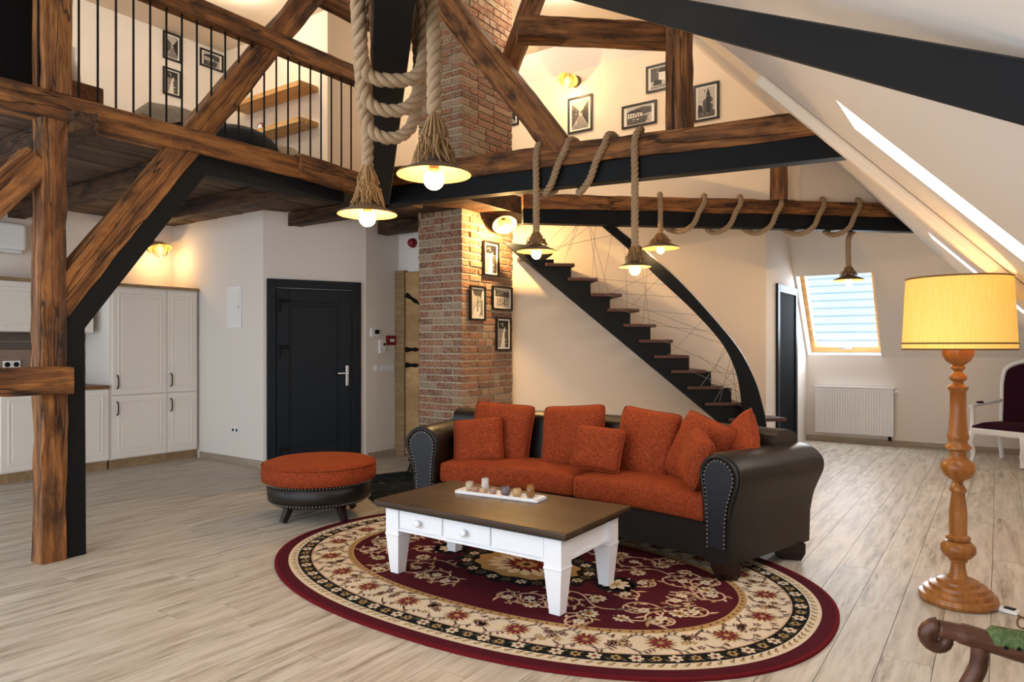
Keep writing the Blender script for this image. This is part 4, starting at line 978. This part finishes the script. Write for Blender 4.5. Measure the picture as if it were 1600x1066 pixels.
# ================================================================ wall lamps and spots
def cage_lamp(lab, p, n, down, watts, s=1.0):
    n = V(n).normalized(); p = V(p); t = thing('wall_lamp', lab, 'wall lamp', tuple(p)); d = V(down).normalized()
    ob('wall_plate', lathe(B(), [(.06 * s, 0), (.06 * s, .018), (.03 * s, .03)], 24), M_shade_o, t, frame(p, n.orthogonal(), n))
    e = p + n * .14 * s + UP * .03; ob('arm', tube(B(), smooth_path([p + n * .02, p + n * .09 * s + UP * .04, e], 5), .011, 8), M_shade_o, t)
    M = frame(e, d.orthogonal(), d)
    ob('shade', lathe(B(), [(.02, -.01), (.04 * s, .01), (.1 * s, .055 * s), (.103 * s, .06 * s)], 28, cap=False), M_shade_i, t, M, smooth=True)
    ob('bulb', lathe(B(), [(.012, .01), (.034 * s, .06 * s), (.036 * s, .085 * s), (.022 * s, .115 * s), (.002, .122 * s)], 20), M_bglass, t, M, smooth=True)
    ob('filament', lathe(B(), [(.004, .05 * s), (.008, .065 * s), (.004, .08 * s)], 8), M_filament, t, M)
    for k in range(4):
        a = k * PI / 4
        ob('cage_wire', tube(B(), [(.07 * s * math.sin(b) * math.cos(a), .07 * s * math.sin(b) * math.sin(a), .06 * s - .085 * s * (math.cos(b) if abs(b) > 1.57 else 0)) for b in [-PI / 2 - x * PI / 16 for x in range(17)]], .003, 5), M_shade_o, t, M)
    lamp('wall_lamp_light', e + d * (.17 * s), watts, (1, .62, .24), .012); return t
cage_lamp('cage wall lamp glowing high on the chimney above its framed photos', hit(766, 351, (CX1, 0, 0), (1, 0, 0)), (1, 0, 0), (.45, -.35, -.75), 48, 1.25)
cage_lamp('cage wall lamp above the gallery pictures', hit(900, 128, (0, 7.95, 0), (0, -1, 0)), (0, -1, 0), (0, -.4, -.9), 7, 1.3)
p = hit(236, 385, (-8.48, 0, 0), (1, 0, 0)); cage_lamp('cage wall lamp over the tall kitchen cabinet', p, (1, 0, 0), (.3, 0, -.9), 3.5, 1.3)  # light added to this unlit lamp for the warm glow above the cabinets
for k, (x, y, w_) in enumerate(((-6.76, 4.4, 22), (-7.4, 2.2, 24), (-5.3, 7.0, 14), (-3.9, 6.4, 20))):
    t = thing('ceiling_spot', ['small ceiling spot over the loft shelves', 'small ceiling spot over the loft bed', 'small ceiling spot behind the chimney', 'small ceiling spot over the gallery'][k], 'spot light', (x, y, CEIL))
    ob('ring', lathe(B(), [(.045, -.012), (.05, -.012), (.05, -.001), (.045, -.001), (.045, -.012)], 24, (x, y, CEIL), cap=False), M_white, t); ob('lens', lathe(B(), [(.044, -.008), (.044, -.004)], 20, (x, y, CEIL)), M_bulb, t)
    lamp('ceiling_spot_light', (x, y, CEIL - .12), w_, (1, .88, .70), .08)

# ================================================================ framed pictures
def picture(lab, px0, py0, px1, py1, P, n, grp, kind=0, fw=.02):
    n = V(n).normalized(); c = hit((px0 + px1) / 2, (py0 + py1) / 2, P, n); hx = UP.cross(n).normalized()
    a = hit(px0, (py0 + py1) / 2, P, n); b = hit(px1, (py0 + py1) / 2, P, n); w_ = abs((b - a).dot(hx)); h_ = (py1 - py0) / FPX * (c - CAM).dot(FW)
    M = frame(c + n * .002, hx, UP)      # local X right on the wall, Z up, -Y to the room
    t = thing('framed_picture', lab, 'picture', tuple(c), group=grp)
    for q0, q1 in (((-w_ / 2, -.022, -h_ / 2), (w_ / 2, 0, -h_ / 2 + fw)), ((-w_ / 2, -.022, h_ / 2 - fw), (w_ / 2, 0, h_ / 2)), ((-w_ / 2, -.022, -h_ / 2 + fw), (-w_ / 2 + fw, 0, h_ / 2 - fw)), ((w_ / 2 - fw, -.022, -h_ / 2 + fw), (w_ / 2, 0, h_ / 2 - fw))): ob('frame', bx(q0, q1), M_frame, t, M)
    iw, ih = w_ - 2 * fw, h_ - 2 * fw
    ob('mat', bx((-iw / 2, -.008, -ih / 2), (iw / 2, -.002, ih / 2)), M_mat, t, M)
    W_, H_ = iw * .40, ih * .45
    bm = B(); lay = [0]
    def pl(pts, m):
        lay[0] += 1; f_ = bm.faces.new([bm.verts.new((x * W_, -.0085 - lay[0] * .0002, z * H_)) for x, z in pts]); f_.material_index = m
    pl([(-1, -1), (1, -1), (1, 1), (-1, 1)], 3)
    rk = random.Random(kind * 11 + 3)
    if kind == 0:      # street with houses
        pl([(-1, -1), (1, -1), (.2, -.1), (-.1, -.1)], 2); pl([(-1, -.9), (-.15, -.1), (-.15, .3), (-1, .8)], 1); pl([(1, -.9), (.25, -.1), (.25, .25), (1, .9)], 0)
        for k in range(4): pl([(-.9 + k * .18, .1), (-.82 + k * .18, .1), (-.82 + k * .18, .3), (-.9 + k * .18, .35)], 0)
    elif kind == 1:    # villa by a road
        pl([(-1, -.2), (1, .1), (1, .75), (.3, .9), (-.6, .7), (-1, .5)], 1); pl([(-.9, -.2), (.25, -.1), (.25, .3), (-.9, .35)], 4); pl([(-.95, .3), (.3, .28), (.1, .55), (-.7, .6)], 0); pl([(-1, -1), (.5, -1), (.8, -.1), (-1, -.25)], 1); pl([(.5, -1), (1, -1), (1, 0), (.8, -.1)], 3)
        for k in range(5): pl([(-.8 + k * .2, -.1), (-.7 + k * .2, -.1), (-.7 + k * .2, .2), (-.8 + k * .2, .2)], 1)
    elif kind == 2:    # church
        pl([(-1, -1), (1, -1), (1, -.6), (-1, -.5)], 1); pl([(-.4, -.7), (.75, -.65), (.75, .2), (.35, .45), (-.4, .1)], 1); pl([(.0, -.7), (.45, -.7), (.45, .5), (.22, .95), (.0, .5)], 0); pl([(-1, -.6), (-.4, -.6), (-.5, -.2), (-.9, -.1)], 0)
    elif kind == 3:    # carriage before a house
        pl([(-1, -.3), (1, -.3), (1, 1), (-1, 1)], 1); pl([(-.2, -.3), (.7, -.3), (.7, .5), (-.2, .5)], 4); pl([(-.3, .5), (.8, .5), (.5, .8), (0, .8)], 0); pl([(-.8, -.7), (.1, -.7), (.1, -.25), (-.6, -.2)], 0); pl([(-1, -1), (1, -1), (1, -.7), (-1, -.8)], 2)
    elif kind == 4:    # interior
        pl([(-1, -1), (1, -1), (.5, -.3), (-.5, -.3)], 4); pl([(-1, 1), (1, 1), (.6, .5), (-.6, .55)], 1); pl([(-.12, -.6), (.1, -.6), (.12, .5), (-.1, .5)], 2); pl([(.55, -.8), (1, -1), (1, .3), (.6, .2)], 2)
    elif kind == 5:    # seated people before a hall
        pl([(-1, .2), (1, .1), (1, .7), (-1, .9)], 1)
        for k in range(5): pl([(-.7 + k * .3, -.8), (-.5 + k * .3, -.8), (-.52 + k * .3, .0), (-.68 + k * .3, .05)], 1 if k % 2 else 2)
    else:              # winding path, trees
        pl([(-1, .4), (1, .3), (1, 1), (-1, 1)], 0); pl([(-.6, -1), (.5, -1), (.15, 0), (.35, .5), (.2, .5), (-.1, 0)], 4); pl([(.3, -1), (1, -1), (1, .3), (.4, .3), (.2, 0)], 1); pl([(-1, -1), (-.6, -1), (-.2, 0), (0, .4), (-1, .4)], 2)
    for k in range(14):
        x, z, s = rk.uniform(-.9, .9), rk.uniform(-.9, .9), rk.uniform(.03, .12); pl([(x - s, z - s * .4), (x + s, z - s * .5), (x + s * .7, z + s * .5), (x - s * .6, z + s * .6)], rk.choice((0, 1, 2, 3, 4)))
    ob('print', bm, G, t, M)
cf = ((CX1 + .006, 0, 0), (1, 0, 0)); g1 = 'photos on the chimney'
picture('narrow framed photo directly under the chimney lamp', 754, 378, 778, 432, *cf, g1, 6)
picture('narrow framed photo at the near edge of the chimney face', 733, 447, 757, 501, *cf, g1, 4)
picture('squarish framed photo of figures on the chimney', 768, 448, 799, 485, *cf, g1, 5)
picture('lowest framed photo on the chimney', 774, 496, 797, 548, *cf, g1, 6)
gw = ((0, 7.95, 0), (0, -1, 0)); g2 = 'pictures on the gallery wall'
picture('tall framed picture below the gallery wall lamp', 888, 151, 926, 207, *gw, g2, 0, .025)
picture('wide framed picture of a villa by a road', 972, 162, 1026, 198, *gw, g2, 1, .025)
picture('framed picture partly hidden by the gallery post', 1010, 100, 1056, 142, *gw, g2, 3, .025)
picture('framed picture of a church with a pointed tower', 1084, 131, 1124, 189, *gw, g2, 2, .025)
picture('framed picture partly hidden by the chimney strut', 780, 168, 811, 198, *gw, g2, 0, .025)
lw = ((-8.48, 0, 0), (1, 0, 0)); g3 = 'pictures on the loft wall'
picture('upper of two upright framed pictures over the loft bed', 254, 53, 282, 95, *lw, g3, 0)
picture('lower of two upright framed pictures over the loft bed', 254, 108, 282, 150, *lw, g3, 6)
picture('wide framed picture on the loft wall beside two upright ones', 312, 81, 348, 108, *lw, g3, 1)

# ================================================================ loft furniture
t = thing('bed', 'loft bed with rumpled beige duvet and wooden side board', 'bed', (-6.6, 3.0, 2.925))
ob('bed_frame', bx((-7.6, 2.78, 2.93), (-5.55, 4.25, 3.2)), M_plinth, t, bev=.02)
bm = B(); N = 26; g = {}
rd = random.Random(9)
for i in range(N + 1):
    for j in range(N + 1):
        u, v = i / N, j / N; e = min(u, 1 - u, v, 1 - v)
        g[i, j] = bm.verts.new((-7.65 + 2.15 * u, 2.77 + 1.55 * v, 3.1 + .36 * min(1, e * 4) ** .6 + .09 * math.sin(7 * u + 3 * v) * math.sin(5 * v) + .03 * math.sin(17 * u - 9 * v)))
for i in range(N):
    for j in range(N): bm.faces.new((g[i, j], g[i + 1, j], g[i + 1, j + 1], g[i, j + 1]))
ob('duvet', bm, plain('beige_linen', 'a89a86', .9, 0, .1, 20), t, smooth=True)
ob('headboard', bx((-6.2, 2.25, 2.93), (-6.12, 2.77, 3.5)), M_counter, t, bev=.01)
c = hit(372, 212, (-5.6, 0, 0), (1, 0, 0))
bm = B(); bmesh.ops.create_uvsphere(bm, u_segments=20, v_segments=12, radius=1, matrix=Matrix.Translation(V((c.x, c.y, 3.12))) @ Matrix.Diagonal((.3, .38, .2, 1)))
tag(ob('floor_cushion', bm, plain('slate_fabric', '2b2d30', .9), smooth=True), 'round slate grey floor cushion behind the loft railing', 'cushion')
nl = hit(104, 112, (-6.55, 0, 0), (1, 0, 0)); t = thing('bedside_lamp', 'white bedside lamp on wooden legs behind the loft post', 'lamp', (nl.x, nl.y, 3.4))
ob('lamp_shade', lathe(B(), [(.11, .1), (.085, .4)], 24, (nl.x, nl.y, nl.z - .2)), M_white, t, smooth=True)
for k in range(3): a = k * 2.1; ob('leg', tube(B(), [(nl.x + .03 * math.cos(a), nl.y + .03 * math.sin(a), nl.z - .1), (nl.x + .1 * math.cos(a), nl.y + .1 * math.sin(a), nl.z - .28)], .012, 6), M_oak, t)
tag(ob('bedside_table', bx((nl.x - .2, nl.y - .2, 2.925), (nl.x + .2, nl.y + .0, nl.z - .29)), M_counter, bev=.01), 'brown bedside table under the white lamp', 'table')
for k, (za, xl) in enumerate(((4.34, -7.95), (3.92, -7.62))):
    tag(ob('wall_shelf', bx((xl, 5.08, za), (-6.55, 5.345, za + .06)), M_oak, bev=.004), ['upper oak wall shelf in the loft', 'lower oak wall shelf in the loft'][k], 'shelf')
p = hit(408, 191, (0, 5.2, 0), (0, 1, 0)); t = thing('alarm_clock', 'small red alarm clock on the lower loft shelf', 'clock', (p.x, 5.2, 3.98))
Mc = Matrix.Translation((p.x, 5.2, 4.04)) @ Matrix.Rotation(PI / 2, 4, 'X'); ob('case', lathe(B(), [(.055, -.02), (.06, 0), (.055, .02)], 24), M_red, t, Mc, smooth=True); ob('dial', lathe(B(), [(.042, .0205), (.042, .0215)], 20), M_white, t, Mc)

# ================================================================ armchairs
def chair_purple():
    c = V((.12, 9.72, 0)); fz = R_(-28)     # heading of the front
    M = Matrix.Translation(c) @ Matrix.Rotation(fz, 4, 'Z')      # local -Y is the front
    t = thing('armchair', 'white framed armchair with dark purple velvet oval back', 'armchair', tuple(c), fz)
    out = smooth_path([V((x, 0, z)) for x, z in ((-.22, .42), (-.245, .7), (-.265, .95), (-.22, 1.1), (0, 1.17), (.22, 1.1), (.265, .95), (.245, .7), (.22, .42))], 6)
    lean = lambda p: V((p.x, .24 + (p.z - .42) * .22, p.z))
    ob('back_frame', tube(B(), [lean(p) for p in out], .027, 8), M_white, t, M, smooth=True)
    ob('back_cushion', prism(B(), [lean(V((p.x * .9, 0, .42 + (p.z - .42) * .96))) + V((0, -.035, 0)) for p in out], (0, .06, 0)), M_purple, t, M, bev=.015)
    ob('seat_rail', bx((-.29, -.29, .33), (.29, .26, .40)), M_white, t, M, bev=.015)
    ob('seat', slab_bm(-.27, .27, -.27, .24, .40, .47), M_purple, t, M, smooth=True)
    for s in (-1, 1):
        ob('leg', tube(B(), smooth_path([(s * .26, -.26, .36), (s * .275, -.285, .24), (s * .255, -.27, .1), (s * .265, -.285, .012)], 5), [.036] * 5 + [.03] * 5 + [.022] * 5 + [.028], 8), M_white, t, M, smooth=True)
        ob('leg', tube(B(), [(s * .24, .23, .36), (s * .25, .30, .01)], [.03, .022], 8), M_white, t, M)
        ob('arm_support', tube(B(), smooth_path([(s * .28, -.24, .39), (s * .30, -.2, .5), (s * .29, -.22, .62), (s * .29, -.24, .645)], 5), .024, 8), M_white, t, M, smooth=True)
        ar = ob('armrest', tube(B(), smooth_path([(s * .29, -.26, .64), (s * .295, -.1, .66), (s * .27, .12, .68), (s * .25, .29, .70)], 5), .024, 8), M_white, t, M, smooth=True)
        ob('arm_pad', lathe(B(), [(.05, 0), (.045, .012), (.02, .022)], 16, (s * .295, -.06, .675), sx=.6, sy=1.6), M_purple, ar, M, smooth=True)
def slab_bm(x0, x1, y0, y1, z0, z1):
    bm = B(); N = 10; g = {}
    for s in (0, 1):
        for i in range(N + 1):
            for j in range(N + 1):
                u, v = i / N * 2 - 1, j / N * 2 - 1; k = ((1 - abs(u) ** 4) * (1 - abs(v) ** 4)) ** .5
                g[s, i, j] = bm.verts.new(((x0 + x1) / 2 + u * (x1 - x0) / 2, (y0 + y1) / 2 + v * (y1 - y0) / 2, z0 + .02 + (z1 - z0 - .02) * k if s else z0))
    for s in (0, 1):
        for i in range(N):
            for j in range(N): bm.faces.new((g[s, i, j], g[s, i + 1, j], g[s, i + 1, j + 1], g[s, i, j + 1]))
    for i in range(N):
        for a, b in (((i, 0), (i + 1, 0)), ((i, N), (i + 1, N)), ((0, i), (0, i + 1)), ((N, i), (N, i + 1))): bm.faces.new((g[0, *a], g[0, *b], g[1, *b], g[1, *a]))
    return bm
chair_purple()
# green armchair, only its scrolled arm is in the picture
az = 1.72; a0 = at(1466, 996, az); a1 = at(1600, 1012, 1.66); ad = V((a1.x - a0.x, a1.y - a0.y, 0)).normalized()
sd = V((-ad.y, ad.x, 0))           # away from the camera
zA = a0.z
t = thing('green_armchair', 'walnut armchair with scrolled arm and green velvet pad', 'armchair', (a0.x + ad.x * .5, a0.y + ad.y * .5, 0))
M = frame((a0.x, a0.y, 0), ad, UP)
def chair_arm(dy):
    sc = [V((.034 * math.cos(u) * (1 - u / 14), dy, zA + .0 + .034 * math.sin(u) * (1 - u / 14))) for u in [PI / 2 + k * PI / 8 for k in range(24)]]
    arm_ = ob('armrest', tube(B(), smooth_path([(-.0, dy, zA + .022), (.05, dy, zA + .016), (.12, dy, zA + .002), (.22, dy, zA - .012), (.42, dy, zA + .02), (.55, dy, zA + .06)], 6), [.022] * 6 + [.026] * 25, 10), M_mahog, t, M, smooth=True)
    ob('scroll', tube(B(), sc, [.021 - .0005 * k for k in range(24)], 8), M_mahog, arm_, M, smooth=True)
    bm = B()
    tube(bm, smooth_path([(.10, dy, zA + .018), (.2, dy, zA + .012), (.32, dy, zA + .022), (.44, dy, zA + .045)], 5), [.012] + [.028] * 14 + [.012], 10); ob('arm_pad', bm, M_green, arm_, M, smooth=True)
    bm = B()
    for k in range(12): bmesh.ops.create_icosphere(bm, subdivisions=1, radius=.005, matrix=Matrix.Translation((.135 + k * .026, dy - .027, zA + .004 + .001 * k)))
    ob('nailhead_trim', bm, M_black, arm_, M, kind='stuff')
    ob('arm_support', tube(B(), smooth_path([(.088, dy, zA - .005), (.085, dy, zA - .06), (.055, dy, zA - .13), (.03, dy, zA - .2), (.05, dy, .38)], 5), .02, 10), M_mahog, t, M, smooth=True)
    ob('leg', tube(B(), smooth_path([(.05, dy, .42), (.03, dy, .3), (.055, dy, .15), (.04, dy, .005)], 5), [.03] * 6 + [.024] * 5 + [.018] * 5, 8), M_mahog, t, M, smooth=True)
    ob('leg', tube(B(), [(.52, dy, .42), (.58, dy, .005)], [.028, .02], 8), M_mahog, t, M)
chair_arm(0); chair_arm(-.56)
ob('seat_rail', bx((.03, -.56, .36), (.55, 0, .43)), M_mahog, t, M, bev=.01); ob('seat', slab_bm(.04, .54, -.55, -.01, .43, .52), M_green, t, M, smooth=True)
ob('backrest', prism(B(), [(.53, -.5, .45), (.53, -.06, .45), (.62, -.06, 1.0), (.62, -.5, 1.0)], (.06, 0, 0)), M_green, t, M, bev=.02)

# iron stand behind the sofa arm
sp_ = flo(633, 742); t = thing('iron_stand', 'black wrought iron tripod stand behind the sofa arm', 'stand', tuple(sp_))
for k in range(3):
    a = 2.6 + k * 2.1; d = V((math.cos(a), math.sin(a), 0)); ob('leg', tube(B(), smooth_path([sp_ + V((.1, .05, .30)), sp_ + V((.1, .05, .16)) + d * .05, sp_ + V((.1, .05, .012)) + d * .13], 5), .014, 6), M_black, t)
ob('ring', tube(B(), [sp_ + V((.1 + .07 * math.cos(a * PI / 8), .05 + .07 * math.sin(a * PI / 8), .16)) for a in range(17)], .009, 6), M_black, t)

# neighbouring roof seen through the roof window
nr = thing('neighbour_roof', 'frosted tiled neighbouring roof outside the roof window', 'roof', (-.5, 17, 0))
ob('roof_slope', prism(B(), [(-8, 14.6, -1.5), (9, 14.6, -1.5), (9, 19, 3.2), (-8, 19, 3.2)], (0, .2, -.2)), M_slate, nr)
for k in range(24):
    y = 14.6 + 4.4 * k / 24; z = -1.5 + 4.7 * k / 24
    ob('tile_course', prism(B(), [(-8, y, z + .02), (9, y, z + .02), (9, y + .18, z + .18), (-8, y + .18, z + .18)], (0, -.02, .03)), M_snow, nr)

t = thing('dark_wardrobe', 'black wardrobe in the loft behind the corner post', 'wardrobe', (-5.6, 1.2, 2.925))
ob('carcass', bx((-6.1, .5, 2.925), (-5.25, 1.98, 4.9)), M_black, t)
for k in range(2): d = ob('door', bx((-5.248, .51 + k * .735, 2.95), (-5.23, 1.235 + k * .735, 4.88)), M_black, t, bev=.003)
# daylight entering by the roof windows
def day(u0, u1, v0, v1, P, n, off, w_):
    l = bpy.data.lights.new('daylight', 'AREA'); l.shape = 'RECTANGLE'; l.energy = w_; l.color = (.80, .90, 1)
    c = P((u0 + u1) / 2, (v0 + v1) / 2) + off; a = (P(u1, v0) - P(u0, v0)); b = (P(u0, v1) - P(u0, v0)); l.size = a.length * .85; l.size_y = b.length * .85
    o = bpy.data.objects.new('daylight', l); COL.objects.link(o); M = Matrix((a.normalized(), n.cross(a.normalized()), n)).transposed().to_4x4(); M.translation = c; o.matrix_local = M
for s in SKY: day(*s, lambda x, y: V((x, y, zr(x))), NR, NR * .36, 10)
day(VX0, VX1, VY0, VY1, lambda x, y: V((x, y, zh(y))), NH, NH * .42, 26)
